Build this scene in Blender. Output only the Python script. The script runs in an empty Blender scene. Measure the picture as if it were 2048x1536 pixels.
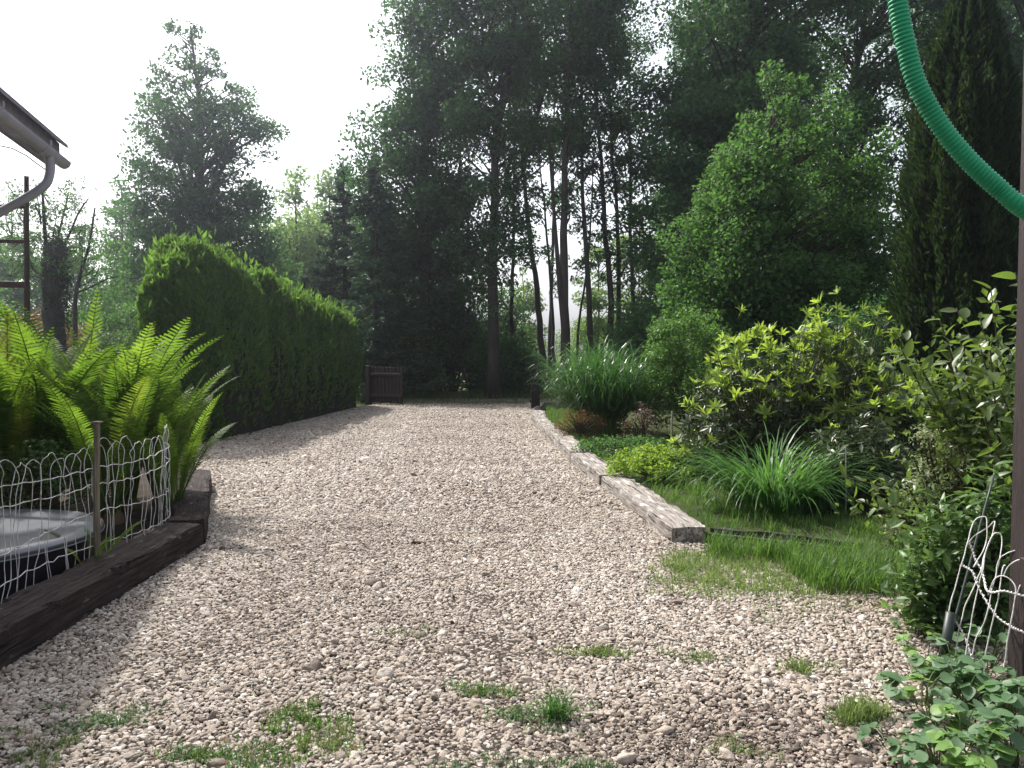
import bpy, math
import numpy as np

# ------------------------------------------------------------------ camera, sky, sun, exposure
scene = bpy.context.scene
CAM_H, PITCH, FPX = 1.5, math.atan(68 / 1600), 1600.0
cam_data = bpy.data.cameras.new("camera")
cam_data.sensor_width = 36.0
cam_data.lens = 36.0 * FPX / 2048
cam_data.clip_start = 0.05
cam_data.clip_end = 3000
cam = bpy.data.objects.new("camera", cam_data)
scene.collection.objects.link(cam)
cam.location = (0, 0, CAM_H)
cam.rotation_euler = (math.pi / 2 - PITCH, 0, 0)
scene.camera = cam

SUN_AZ, SUN_EL = -42.0, 51.0           # degrees left of the view direction, above the horizon
world = bpy.data.worlds.new("World")
scene.world = world
world.use_nodes = True
wn = world.node_tree.nodes
bg = wn["Background"]
sky = wn.new("ShaderNodeTexSky")
sky.sky_type = 'NISHITA'
sky.sun_disc = False
sky.sun_elevation = math.radians(SUN_EL)
sky.sun_rotation = math.radians(SUN_AZ)
sky.air_density = 1.0
sky.dust_density = 4.0
sky.ozone_density = 1.0
bg.inputs["Strength"].default_value = 0.15
hz = wn.new("ShaderNodeHueSaturation")          # thin high haze takes most of the blue out of the whole sky
hz.inputs["Saturation"].default_value = 0.4
world.node_tree.links.new(sky.outputs[0], hz.inputs["Color"])
world.node_tree.links.new(hz.outputs[0], bg.inputs["Color"])

sun_data = bpy.data.lights.new("sun", 'SUN')
sun_data.energy = 3.6
sun_data.angle = math.radians(1.5)
sun_data.color = (1.0, 0.94, 0.86)
sun = bpy.data.objects.new("sun", sun_data)
scene.collection.objects.link(sun)
from mathutils import Vector, Matrix, Euler
ca, ce = math.radians(SUN_AZ), math.radians(SUN_EL)
S = Vector((math.sin(ca) * math.cos(ce), math.cos(ca) * math.cos(ce), math.sin(ce)))
sun.rotation_euler = (-S).to_track_quat('-Z', 'Y').to_euler()
sun.location = S * 50

vs = scene.view_settings
vs.view_transform = 'Standard'
vs.look = 'None'
vs.exposure = 1.0
vs.gamma = 1.0
vs.use_curve_mapping = False
cy = scene.cycles
cy.use_denoising = True
cy.max_bounces = 6
cy.diffuse_bounces = 4
cy.glossy_bounces = 2
cy.transmission_bounces = 4
cy.transparent_max_bounces = 4
cy.sample_clamp_indirect = 4.0
cy.caustics_reflective = False
cy.caustics_refractive = False

# ------------------------------------------------------------------ helpers
col = scene.collection
_sp, _cp = math.sin(PITCH), math.cos(PITCH)


def ray(px, py):
    a, b = (px - 1024) / FPX, (768 - py) / FPX
    return np.array((a, _cp + b * _sp, -_sp + b * _cp))


def P(px, py, d):
    """the point at forward distance d that stands at photograph position px, py"""
    r = ray(px, py)
    return np.array((0, 0, CAM_H)) + r * (d / r[1])


def G(px, py, z=0.0):
    r = ray(px, py)
    return np.array((0, 0, CAM_H)) + r * ((z - CAM_H) / r[2])


def X(px, d):
    return (px - 1024) / FPX * d


def Z(py, d):
    return P(1024, py, d)[2]


def mk(name, V, faces, mat, parent=None, smooth=False):
    """one mesh object from vertices and a list of (n, k) face index arrays"""
    me = mesh_data(name, V, faces, mat, smooth)
    o = bpy.data.objects.new(name, me)
    col.objects.link(o)
    if parent is not None:
        o.parent = parent
    return o


def mesh_data(name, V, faces, mat, smooth=False):
    me = bpy.data.meshes.new(name)
    V = np.asarray(V, dtype=np.float32).reshape(-1, 3)
    faces = [np.asarray(f, dtype=np.int32) for f in faces if len(f)]
    me.vertices.add(len(V))
    me.vertices.foreach_set("co", V.ravel())
    loops = np.concatenate([f.ravel() for f in faces])
    sizes = np.concatenate([np.full(len(f), f.shape[1], np.int32) for f in faces])
    starts = np.concatenate(([0], np.cumsum(sizes)[:-1])).astype(np.int32)
    me.loops.add(len(loops))
    me.loops.foreach_set("vertex_index", loops)
    me.polygons.add(len(sizes))
    me.polygons.foreach_set("loop_start", starts)
    me.polygons.foreach_set("loop_total", sizes)
    me.polygons.foreach_set("use_smooth", np.full(len(sizes), smooth))
    me.materials.append(mat)
    me.update(calc_edges=True)
    me.validate()
    return me


def obj(name, me, parent=None, loc=None, rot=None, scale=None):
    o = bpy.data.objects.new(name, me)
    col.objects.link(o)
    if parent is not None:
        o.parent = parent
    if loc is not None:
        o.location = loc
    if rot is not None:
        o.rotation_euler = rot
    if scale is not None:
        o.scale = (scale,) * 3 if np.isscalar(scale) else scale
    return o


def tag(o, label=None, cat=None, group=None, kind=None):
    if label:
        o["label"] = label
    if cat:
        o["category"] = cat
    if group:
        o["group"] = group
    if kind:
        o["kind"] = kind
    return o


def thing(name, label, cat, loc=(0, 0, 0), group=None, rz=0.0):
    o = bpy.data.objects.new(name, None)
    col.objects.link(o)
    o.location = loc
    o.rotation_euler = (0, 0, rz)
    o.empty_display_size = 0.1
    return tag(o, label, cat, group)


class MB:
    """collects vertices and faces of one mesh"""
    def __init__(self):
        self.V, self.F, self.n = [], {}, 0

    def add(self, V, faces):
        V = np.asarray(V, float).reshape(-1, 3)
        for f in faces:
            f = np.asarray(f, int)
            if len(f):
                self.F.setdefault(f.shape[1], []).append(f + self.n)
        self.V.append(V)
        self.n += len(V)
        return self

    def build(self, name, mat, parent=None, smooth=False):
        return mk(name, np.concatenate(self.V), [np.concatenate(v) for v in self.F.values()], mat, parent, smooth)

    def data(self, name, mat, smooth=False):
        return mesh_data(name, np.concatenate(self.V), [np.concatenate(v) for v in self.F.values()], mat, smooth)


def unit(v):
    v = np.asarray(v, float)
    return v / np.maximum(np.linalg.norm(v, axis=-1, keepdims=True), 1e-9)


def bez(p, n):
    """smooth curve through control points (Catmull-Rom)"""
    p = np.asarray(p, float)
    if len(p) == 2:
        t = np.linspace(0, 1, n)[:, None]
        return p[0] * (1 - t) + p[1] * t
    q = np.vstack((2 * p[0] - p[1], p, 2 * p[-1] - p[-2]))
    out = []
    u = np.linspace(0, len(p) - 1, n)
    for x in u:
        i = min(int(x), len(p) - 2)
        t = x - i
        a, b, c, d = q[i], q[i + 1], q[i + 2], q[i + 3]
        out.append(0.5 * ((2 * b) + (c - a) * t + (2 * a - 5 * b + 4 * c - d) * t * t + (3 * b - a - 3 * c + d) * t ** 3))
    return np.array(out)


def tube(pts, rad, sides=6, caps=True):
    pts = np.asarray(pts, float)
    n = len(pts)
    rad = np.broadcast_to(np.asarray(rad, float), (n,))
    T = unit(np.gradient(pts, axis=0))
    ref = np.array((0, 0, 1.0)) if abs(T[0][2]) < 0.9 else np.array((1.0, 0, 0))
    U = np.zeros_like(pts)
    u = unit(np.cross(T[0], ref))
    for i in range(n):
        u = unit(u - T[i] * np.dot(u, T[i]))
        U[i] = u
    W = np.cross(T, U)
    a = np.arange(sides) * 2 * math.pi / sides
    V = pts[:, None, :] + rad[:, None, None] * (np.cos(a)[None, :, None] * U[:, None, :] + np.sin(a)[None, :, None] * W[:, None, :])
    i = np.arange(n - 1)[:, None] * sides
    j = np.arange(sides)[None, :]
    k = (j + 1) % sides
    F = np.stack((i + j, i + k, i + sides + k, i + sides + j), -1).reshape(-1, 4)
    faces = [F]
    if caps:
        faces.append(np.arange(sides)[::-1][None, :])
        faces.append((np.arange(sides) + (n - 1) * sides)[None, :])
    return V.reshape(-1, 3), faces


def box(sx, sy, sz, cx=0, cy=0, cz=0, bevel=0.0):
    """box; with bevel the vertical and horizontal edges are chamfered by an inset ring"""
    b = bevel
    prof = [(sz / -2, b), (sz / -2 + b, 0), (sz / 2 - b, 0), (sz / 2, b)] if b else [(-sz / 2, 0), (sz / 2, 0)]
    V = []
    for z, i in prof:
        x, y = sx / 2 - i, sy / 2 - i
        V += [(-x, -y, z), (x, -y, z), (x, y, z), (-x, y, z)]
    V = np.array(V) + (cx, cy, cz)
    F = []
    for r in range(len(prof) - 1):
        for s in range(4):
            F.append((r * 4 + s, r * 4 + (s + 1) % 4, r * 4 + 4 + (s + 1) % 4, r * 4 + 4 + s))
    m = (len(prof) - 1) * 4
    F += [(3, 2, 1, 0), (m, m + 1, m + 2, m + 3)]
    return V, [np.array(F)]


def leaf_quads(C, size, rng, aspect=0.55, up=0.6, D=None, spread=0.6):
    """n pointed four-cornered leaves round the points C; D sets a preferred direction"""
    n = len(C)
    size = np.broadcast_to(np.asarray(size, float), (n,))[:, None] * rng.uniform(0.6, 1.25, (n, 1))
    if D is None:
        N = unit(rng.normal(size=(n, 3)) + (0, 0, up))
        D = unit(np.cross(N, rng.normal(size=(n, 3))))
    else:
        D = unit(unit(D) + rng.normal(size=(n, 3)) * spread)
        N = unit(np.cross(D, rng.normal(size=(n, 3))))
    T = np.cross(N, D)
    V = np.stack((C - D * size * 0.5, C + T * size * aspect * 0.5 + N * size * 0.08,
                  C + D * size * 0.5, C - T * size * aspect * 0.5 + N * size * 0.08), 1)
    return V.reshape(-1, 3), [np.arange(4 * n).reshape(n, 4)]


def blades(B, length, width, rng, lean=0.5, segs=3, out=None, droop=1.0, outw=0.0, arc=None):
    """n grass blades standing on the points B, bending over towards a heading"""
    n = len(B)
    length = np.broadcast_to(np.asarray(length, float), (n,))
    width = np.broadcast_to(np.asarray(width, float), (n,))
    h = rng.uniform(0, 2 * math.pi, n)
    H = np.stack((np.cos(h), np.sin(h), np.zeros(n)), 1)
    if out is not None:
        H = unit(H * (1 - outw) + unit(out) * outw)
        H[:, 2] = 0
        H = unit(H)
    a0 = rng.uniform(0.02, 0.35, n) * lean
    a1 = a0 + rng.uniform(0.4, 1.3, n) * lean * droop
    if arc is not None:
        a0, a1 = rng.uniform(arc[0], arc[1], n), rng.uniform(arc[2], arc[3], n)
    side = np.stack((-H[:, 1], H[:, 0], np.zeros(n)), 1)
    tw = rng.uniform(-0.5, 0.5, n)[:, None]
    side = unit(side + tw * H)
    pos = B.copy()
    rows = []
    for s in range(segs + 1):
        t = s / segs
        w = width * (1 - t) ** 0.6 * (0.7 + 0.3 * min(1, t * 4)) * 0.5
        if s < segs:
            rows.append(pos - side * w[:, None])
            rows.append(pos + side * w[:, None])
        else:
            rows.append(pos.copy())
        a = a0 + (a1 - a0) * t ** 1.3
        pos = pos + (H * np.sin(a)[:, None] + np.array((0, 0, 1.0)) * np.cos(a)[:, None]) * (length / segs)[:, None]
    V = np.stack(rows, 1)
    k = V.shape[1]
    i = np.arange(n)[:, None] * k
    Q = [np.concatenate([i + 2 * s, i + 2 * s + 1, i + 2 * s + 3, i + 2 * s + 2], 1) for s in range(segs - 1)]
    e = 2 * (segs - 1)
    Tt = np.concatenate([i + e, i + e + 1, i + e + 2], 1)
    return V.reshape(-1, 3), [np.concatenate(Q) if Q else np.zeros((0, 4), int), Tt]


def inside(poly, pts):
    poly = np.asarray(poly, float)
    x, y = pts[:, 0], pts[:, 1]
    r = np.zeros(len(pts), bool)
    j = len(poly) - 1
    for i in range(len(poly)):
        xi, yi, xj, yj = *poly[i], *poly[j]
        c = ((yi > y) != (yj > y)) & (x < (xj - xi) * (y - yi) / (yj - yi + 1e-12) + xi)
        r ^= c
        j = i
    return r


def scatter(poly, n, rng):
    poly = np.asarray(poly, float)
    lo, hi = poly.min(0), poly.max(0)
    out = np.zeros((0, 2))
    while len(out) < n:
        q = rng.uniform(lo, hi, (n * 2, 2))
        out = np.vstack((out, q[inside(poly, q)]))
    return out[:n]


def wob(p, f, s=0.0):
    """cheap smooth pseudo-noise in -1..1 at points p"""
    p = np.asarray(p, float) * f + s
    return (np.sin(p[..., 0] * 1.7 + 1.3 * np.sin(p[..., 1] * 1.1 + s)) + np.sin(p[..., 1] * 2.1 + 1.7 * np.sin(p[..., 2] * 0.9 + 2 * s))
            + np.sin(p[..., 2] * 1.9 + 1.5 * np.sin(p[..., 0] * 1.3 + 3 * s))) / 3


# ------------------------------------------------------------------ materials
def new_mat(name):
    m = bpy.data.materials.new(name)
    m.use_nodes = True
    nt = m.node_tree
    nt.nodes.clear()
    out = nt.nodes.new("ShaderNodeOutputMaterial")
    return m, nt, out


def node(nt, kind, **kw):
    n = nt.nodes.new(kind)
    for k, v in kw.items():
        setattr(n, k, v)
    return n


def link(nt, a, b):
    nt.links.new(a, b)


def mixc(nt, fac, a, b, blend='MIX'):
    m = node(nt, "ShaderNodeMix", data_type='RGBA', blend_type=blend)
    for s, v in ((0, fac), (6, a), (7, b)):
        if hasattr(v, "links") or hasattr(v, "is_output"):
            link(nt, v, m.inputs[s])
        elif isinstance(v, (int, float)):
            m.inputs[s].default_value = v
        else:
            m.inputs[s].default_value = (*v, 1)
    return m.outputs[2]


def ramp(nt, fac, stops):
    r = node(nt, "ShaderNodeValToRGB")
    el = r.color_ramp.elements
    while len(el) < len(stops):
        el.new(0.5)
    for e, (p, c) in zip(el, stops):
        e.position = p
        e.color = (*c, 1) if len(c) == 3 else c
    link(nt, fac, r.inputs[0])
    return r.outputs[0]


def noise(nt, scale, detail=3, vec=None, rough=0.55):
    n = node(nt, "ShaderNodeTexNoise")
    n.inputs["Scale"].default_value = scale
    n.inputs["Detail"].default_value = detail
    n.inputs["Roughness"].default_value = rough
    if vec is not None:
        link(nt, vec, n.inputs["Vector"])
    return n.outputs[0]


def coords(nt, kind="Object", scale=None):
    c = node(nt, "ShaderNodeTexCoord").outputs[kind]
    if scale is not None:
        m = node(nt, "ShaderNodeMapping")
        m.inputs["Scale"].default_value = scale
        link(nt, c, m.inputs["Vector"])
        c = m.outputs[0]
    return c


def wpos(nt):
    return node(nt, "ShaderNodeNewGeometry").outputs["Position"]


def foliage(name, c1, c2, trans, tfac=0.4, rough=0.45, spec=0.35, clump=0.7, old=None, vary=0.0):
    """leaf: two-tone by leaf and by clump, light shining through"""
    m, nt, out = new_mat(name)
    geo = node(nt, "ShaderNodeNewGeometry")
    isl = geo.outputs["Random Per Island"]
    nz = noise(nt, clump, 2, geo.outputs["Position"])
    f = node(nt, "ShaderNodeMath", operation='MULTIPLY_ADD')
    link(nt, isl, f.inputs[0])
    f.inputs[1].default_value = 0.6
    g = node(nt, "ShaderNodeMath", operation='MULTIPLY')
    link(nt, nz, g.inputs[0])
    g.inputs[1].default_value = 0.5
    link(nt, g.outputs[0], f.inputs[2])
    c = ramp(nt, f.outputs[0], [(0.15, c1), (0.85, c2)] + ([(0.97, old)] if old else []))
    if vary:                                   # every frond or plant a little darker or browner than the next
        oi = node(nt, "ShaderNodeObjectInfo").outputs["Random"]
        sc_ = ramp(nt, oi, [(0.0, (1 - vary, 1 - vary * 0.85, 1 - vary)), (0.8, (1.1, 1.05, 1.0)), (0.93, (1.1, 1.0, 1.0)), (1.0, (1.6, 0.95, 1.0))])
        c = mixc(nt, 1.0, c, sc_, 'MULTIPLY')
        trm = node(nt, "ShaderNodeMix", data_type='RGBA', blend_type='MULTIPLY')
        trm.inputs[0].default_value = 1.0
        trm.inputs[6].default_value = (*trans, 1)
        link(nt, sc_, trm.inputs[7])
        trans = trm.outputs[2]
    p = node(nt, "ShaderNodeBsdfPrincipled")
    link(nt, c, p.inputs["Base Color"])
    p.inputs["Roughness"].default_value = rough
    p.inputs["Specular IOR Level"].default_value = spec
    t = node(nt, "ShaderNodeBsdfTranslucent")
    tc = mixc(nt, 0.5, c, trans)
    tc2 = mixc(nt, isl, tc, trans)
    link(nt, tc2, t.inputs["Color"])
    mx = node(nt, "ShaderNodeMixShader")
    mx.inputs[0].default_value = tfac
    link(nt, p.outputs[0], mx.inputs[1])
    link(nt, t.outputs[0], mx.inputs[2])
    link(nt, mx.outputs[0], out.inputs[0])
    return m


def plain(name, stops, scale=8, rough=0.7, bump=0.0, bscale=None, metal=0.0, stretch=None, spec=0.4, detail=5):
    """surface coloured by noise over a ramp, with fine relief"""
    m, nt, out = new_mat(name)
    v = coords(nt, "Object", stretch)
    nz = noise(nt, scale, detail, v)
    c = ramp(nt, nz, stops)
    p = node(nt, "ShaderNodeBsdfPrincipled")
    link(nt, c, p.inputs["Base Color"])
    p.inputs["Roughness"].default_value = rough
    p.inputs["Metallic"].default_value = metal
    p.inputs["Specular IOR Level"].default_value = spec
    if bump:
        b = node(nt, "ShaderNodeBump")
        b.inputs["Strength"].default_value = bump
        b.inputs["Distance"].default_value = 0.02
        link(nt, noise(nt, bscale or scale * 3, 6, v), b.inputs["Height"])
        link(nt, b.outputs[0], p.inputs["Normal"])
    link(nt, p.outputs[0], out.inputs[0])
    return m


def sleeper_mat(name, dark, mid, light, lichen, amount):
    """old railway sleeper: long grain, cracks, pale lichen or worn spots"""
    m, nt, out = new_mat(name)
    v = coords(nt, "Object", (1.2, 14, 14))
    grain = noise(nt, 3, 8, v, 0.65)
    v2 = coords(nt, "Object", (1, 3, 3))
    blot = noise(nt, 5, 6, v2, 0.6)
    c = ramp(nt, grain, [(0.28, dark), (0.5, mid), (0.75, light)])
    lf = ramp(nt, blot, [(1 - amount - 0.04, (0, 0, 0)), (1 - amount + 0.05, (1, 1, 1))])
    c2 = mixc(nt, lf, c, lichen)
    v3 = coords(nt, "Object", (0.7, 22, 22))
    crk = ramp(nt, noise(nt, 2.2, 3, v3, 0.5), [(0.36, (1, 1, 1)), (0.41, (0, 0, 0))])
    c2 = mixc(nt, crk, c2, tuple(x * 0.35 for x in dark))
    p = node(nt, "ShaderNodeBsdfPrincipled")
    link(nt, c2, p.inputs["Base Color"])
    p.inputs["Roughness"].default_value = 0.85
    p.inputs["Specular IOR Level"].default_value = 0.2
    b = node(nt, "ShaderNodeBump")
    b.inputs["Strength"].default_value = 0.9
    b.inputs["Distance"].default_value = 0.03
    link(nt, grain, b.inputs["Height"])
    link(nt, b.outputs[0], p.inputs["Normal"])
    link(nt, p.outputs[0], out.inputs[0])
    return m


M = {}
M['bark'] = plain('bark', [(0.3, (0.018, 0.014, 0.011)), (0.7, (0.06, 0.048, 0.04))], 6, 0.9, 0.8, 14, stretch=(1, 1, 0.25))
M['bark_grey'] = plain('grey bark', [(0.3, (0.035, 0.032, 0.028)), (0.7, (0.1, 0.095, 0.085))], 6, 0.9, 0.8, 14, stretch=(1, 1, 0.25))
M['stem'] = plain('stem', [(0.3, (0.03, 0.025, 0.012)), (0.7, (0.08, 0.07, 0.03))], 10, 0.7)
M['green_stem'] = plain('green stem', [(0.3, (0.05, 0.08, 0.02)), (0.7, (0.1, 0.14, 0.04))], 10, 0.6)
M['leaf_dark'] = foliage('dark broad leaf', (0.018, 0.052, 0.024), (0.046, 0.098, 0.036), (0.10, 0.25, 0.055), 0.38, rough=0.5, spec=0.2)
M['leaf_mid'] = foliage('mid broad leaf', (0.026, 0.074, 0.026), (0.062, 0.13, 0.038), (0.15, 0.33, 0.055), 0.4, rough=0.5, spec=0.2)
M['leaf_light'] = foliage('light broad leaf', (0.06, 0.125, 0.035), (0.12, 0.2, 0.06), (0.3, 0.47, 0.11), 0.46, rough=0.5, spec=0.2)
M['leaf_shrub'] = foliage('shrub leaf', (0.03, 0.08, 0.02), (0.075, 0.15, 0.035), (0.2, 0.4, 0.06), 0.4, rough=0.4)
M['needle'] = foliage('spruce needles', (0.018, 0.045, 0.026), (0.05, 0.095, 0.05), (0.08, 0.17, 0.06), 0.2, rough=0.5, spec=0.25)
M['thuja'] = foliage('hedge sprays', (0.02, 0.05, 0.014), (0.062, 0.125, 0.026), (0.21, 0.40, 0.05), 0.42, rough=0.55, clump=1.2, old=(0.085, 0.06, 0.022))
M['thuja_dark'] = foliage('dark conifer sprays', (0.006, 0.014, 0.006), (0.018, 0.036, 0.011), (0.08, 0.15, 0.03), 0.2, rough=0.6, spec=0.15, clump=1.2)
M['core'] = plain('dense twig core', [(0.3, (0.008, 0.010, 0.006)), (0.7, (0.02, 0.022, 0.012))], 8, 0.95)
M['fern'] = foliage('fern frond', (0.035, 0.09, 0.014), (0.10, 0.175, 0.025), (0.25, 0.43, 0.035), 0.43, rough=0.55, spec=0.2, clump=3, old=(0.17, 0.16, 0.04), vary=0.5)
M['fern_dead'] = plain('dead fern', [(0.3, (0.05, 0.03, 0.015)), (0.7, (0.12, 0.08, 0.04))], 10, 0.9)
M['grass'] = foliage('lawn grass', (0.03, 0.085, 0.014), (0.075, 0.15, 0.028), (0.2, 0.38, 0.05), 0.38, rough=0.5, clump=2.5, old=(0.24, 0.22, 0.10))
M['grass_dull'] = foliage('dry grass', (0.07, 0.125, 0.03), (0.14, 0.19, 0.055), (0.28, 0.42, 0.09), 0.4, rough=0.6, clump=2.5, old=(0.32, 0.27, 0.15))
M['grass_shade'] = foliage('verge grass', (0.04, 0.075, 0.02), (0.08, 0.12, 0.035), (0.2, 0.3, 0.06), 0.35, rough=0.6, clump=1.5)
M['reed'] = foliage('reed blade', (0.025, 0.08, 0.022), (0.055, 0.14, 0.04), (0.14, 0.34, 0.06), 0.3, rough=0.32, spec=0.5, clump=1.5)
M['lily'] = foliage('strap leaf', (0.028, 0.085, 0.02), (0.065, 0.15, 0.035), (0.17, 0.38, 0.06), 0.34, rough=0.42, spec=0.35, clump=2)
M['gold'] = foliage('golden leaf', (0.09, 0.18, 0.02), (0.18, 0.28, 0.035), (0.4, 0.58, 0.055), 0.42, rough=0.5, clump=3)
M['rhodo_new'] = foliage('young rhododendron leaf', (0.10, 0.18, 0.028), (0.2, 0.29, 0.05), (0.44, 0.6, 0.07), 0.45, rough=0.42, spec=0.35, clump=3)
M['rhodo_old'] = foliage('old rhododendron leaf', (0.025, 0.045, 0.018), (0.06, 0.085, 0.035), (0.12, 0.18, 0.04), 0.15, rough=0.42, spec=0.4, clump=3, old=(0.10, 0.07, 0.03))
M['magnolia'] = foliage('broad glossy leaf', (0.04, 0.075, 0.02), (0.085, 0.12, 0.035), (0.24, 0.38, 0.05), 0.32, rough=0.38, spec=0.45, clump=3)
M['perennial'] = foliage('perennial leaf', (0.045, 0.095, 0.03), (0.09, 0.16, 0.05), (0.22, 0.38, 0.08), 0.34, rough=0.4, clump=3)
M['herb'] = foliage('blue-green herb leaf', (0.05, 0.11, 0.055), (0.10, 0.17, 0.085), (0.2, 0.38, 0.12), 0.32, rough=0.45, clump=4)
M['herb_light'] = foliage('light herb leaf', (0.09, 0.18, 0.045), (0.15, 0.26, 0.07), (0.3, 0.5, 0.10), 0.36, rough=0.45, clump=4)
M['pale'] = foliage('pale variegated leaf', (0.12, 0.17, 0.07), (0.30, 0.34, 0.19), (0.35, 0.45, 0.15), 0.3, rough=0.45, clump=4)
M['rust'] = foliage('rusty leaf', (0.09, 0.045, 0.02), (0.17, 0.10, 0.04), (0.3, 0.18, 0.05), 0.35, rough=0.5, clump=4)
M['purple'] = foliage('purple-brown leaf', (0.05, 0.03, 0.025), (0.12, 0.075, 0.06), (0.2, 0.12, 0.08), 0.3, rough=0.4, clump=4)
M['tar_wood'] = sleeper_mat('tarred sleeper wood', (0.012, 0.008, 0.008), (0.035, 0.025, 0.024), (0.075, 0.058, 0.055), (0.2, 0.17, 0.15), 0.34)
M['grey_wood'] = sleeper_mat('weathered grey sleeper wood', (0.06, 0.051, 0.044), (0.26, 0.232, 0.208), (0.39, 0.362, 0.335), (0.46, 0.45, 0.42), 0.42)
M['brown_wood'] = plain('brown stained wood', [(0.3, (0.014, 0.009, 0.007)), (0.7, (0.038, 0.023, 0.018))], 9, 0.75, 0.4, 25, stretch=(6, 6, 0.6))
M['post_wood'] = plain('brown painted post', [(0.3, (0.012, 0.008, 0.008)), (0.62, (0.028, 0.018, 0.017)), (0.74, (0.036, 0.025, 0.023)), (0.8, (0.16, 0.14, 0.13))], 7, 0.7, 0.3, 30, stretch=(5, 5, 0.9))
M['stake_wood'] = plain('grey stake wood', [(0.3, (0.09, 0.075, 0.05)), (0.7, (0.22, 0.19, 0.14))], 9, 0.85, 0.4, 25, stretch=(6, 6, 0.5))
M['dark_board'] = plain('dark board', [(0.3, (0.012, 0.010, 0.009)), (0.7, (0.035, 0.028, 0.024))], 9, 0.85, 0.4, 25, stretch=(1, 6, 6))
M['wire'] = plain('white coated wire', [(0.3, (0.3, 0.28, 0.25)), (0.5, (0.55, 0.54, 0.53)), (0.65, (0.66, 0.65, 0.66))], 20, 0.4)
M['hose'] = plain('green hose plastic', [(0.3, (0.012, 0.27, 0.12)), (0.55, (0.02, 0.36, 0.165)), (0.72, (0.035, 0.33, 0.17))], 6, 0.5, spec=0.35)
M['rod'] = plain('dark green rod', [(0.3, (0.012, 0.018, 0.016)), (0.7, (0.04, 0.055, 0.048))], 12, 0.45)
M['steel'] = plain('galvanised rod', [(0.3, (0.2, 0.19, 0.17)), (0.7, (0.34, 0.32, 0.28))], 12, 0.5)
M['tub_lid'] = plain('grey plastic lid', [(0.3, (0.115, 0.125, 0.145)), (0.7, (0.155, 0.165, 0.19))], 3, 0.32, 0.05, 6)
M['tub_wall'] = plain('dark plastic tub', [(0.3, (0.014, 0.012, 0.018)), (0.7, (0.03, 0.026, 0.034))], 4, 0.5)
M['gutter'] = plain('glare-tinted gutter metal', [(0.3, (0.27, 0.255, 0.31)), (0.7, (0.36, 0.34, 0.4))], 4, 0.5, metal=0.0)  # lavender lens glare over the eave is put into this base colour
M['fascia'] = plain('glare-tinted fascia', [(0.3, (0.2, 0.18, 0.2)), (0.7, (0.28, 0.25, 0.28))], 5, 0.8)  # lightened towards lavender to paint in the same glare
M['rooftile'] = plain('glare-tinted roof tile', [(0.3, (0.15, 0.135, 0.16)), (0.7, (0.24, 0.22, 0.25))], 9, 0.85, 0.3, 30)  # tile colour raised likewise, glare painted into it
M['render'] = plain('house render', [(0.3, (0.42, 0.39, 0.34)), (0.7, (0.52, 0.49, 0.43))], 6, 0.9, 0.3, 60)
M['cable'] = plain('dark cable', [(0.3, (0.02, 0.02, 0.02)), (0.7, (0.04, 0.04, 0.04))], 6, 0.6)
M['bare_bark'] = plain('dark bare bark', [(0.3, (0.02, 0.017, 0.016)), (0.7, (0.05, 0.042, 0.04))], 8, 0.9, 0.6, 18)
M['dead_grass'] = foliage('dead grass', (0.14, 0.11, 0.06), (0.28, 0.23, 0.13), (0.3, 0.25, 0.12), 0.3, rough=0.8, spec=0.1)
M['litter'] = foliage('dead leaf', (0.05, 0.03, 0.016), (0.14, 0.085, 0.04), (0.2, 0.12, 0.05), 0.15, rough=0.7, spec=0.2, clump=6)

# ------------------------------------------------------------------ the ground
def sheet(name, poly, z, mat, cell=None):
    poly = np.asarray(poly, float)
    V = np.column_stack((poly, np.full(len(poly), z)))
    return tag(mk(name, V, [np.arange(len(poly))[None, :]], mat), kind='structure')


def ground_mat():
    m, nt, out = new_mat('meadow ground')
    p0 = wpos(nt)
    a = noise(nt, 0.12, 4, p0)
    b = noise(nt, 2.5, 6, p0)
    c1 = ramp(nt, b, [(0.3, (0.022, 0.028, 0.010)), (0.7, (0.06, 0.065, 0.025))])
    c2 = ramp(nt, b, [(0.3, (0.05, 0.085, 0.02)), (0.7, (0.10, 0.13, 0.04))])
    c = mixc(nt, ramp(nt, a, [(0.42, (0, 0, 0)), (0.6, (1, 1, 1))]), c1, c2)
    p = node(nt, "ShaderNodeBsdfPrincipled")
    link(nt, c, p.inputs["Base Color"])
    p.inputs["Roughness"].default_value = 0.95
    p.inputs["Specular IOR Level"].default_value = 0.1
    bp = node(nt, "ShaderNodeBump")
    bp.inputs["Distance"].default_value = 0.05
    link(nt, noise(nt, 9, 6, p0), bp.inputs["Height"])
    link(nt, bp.outputs[0], p.inputs["Normal"])
    link(nt, p.outputs[0], out.inputs[0])
    return m


M['ground'] = ground_mat()
M['soil'] = plain('dark bed soil', [(0.3, (0.016, 0.012, 0.009)), (0.7, (0.05, 0.04, 0.028))], 7, 0.95, 0.8, 40, spec=0.1)
M['lawn_soil'] = plain('lawn soil', [(0.3, (0.025, 0.04, 0.012)), (0.7, (0.06, 0.075, 0.03))], 6, 0.95, 0.8, 40, spec=0.1)
M['grit'] = plain('gritty earth with painted gap shade', [(0.3, (0.028, 0.022, 0.018)), (0.7, (0.09, 0.074, 0.062))], 30, 0.95, 0.9, 120, spec=0.1)  # dark earth, darkened further to paint occlusion in the gaps between stones
M['track'] = plain('worn track', [(0.3, (0.10, 0.10, 0.065)), (0.7, (0.22, 0.21, 0.15))], 3, 0.95, 0.6, 30, spec=0.1)

gs = 1200.0
gs = 380.0
sheet('ground', [(-gs, -gs), (gs, -gs), (gs, gs), (-gs, gs)], -0.03, M['ground'])

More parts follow.
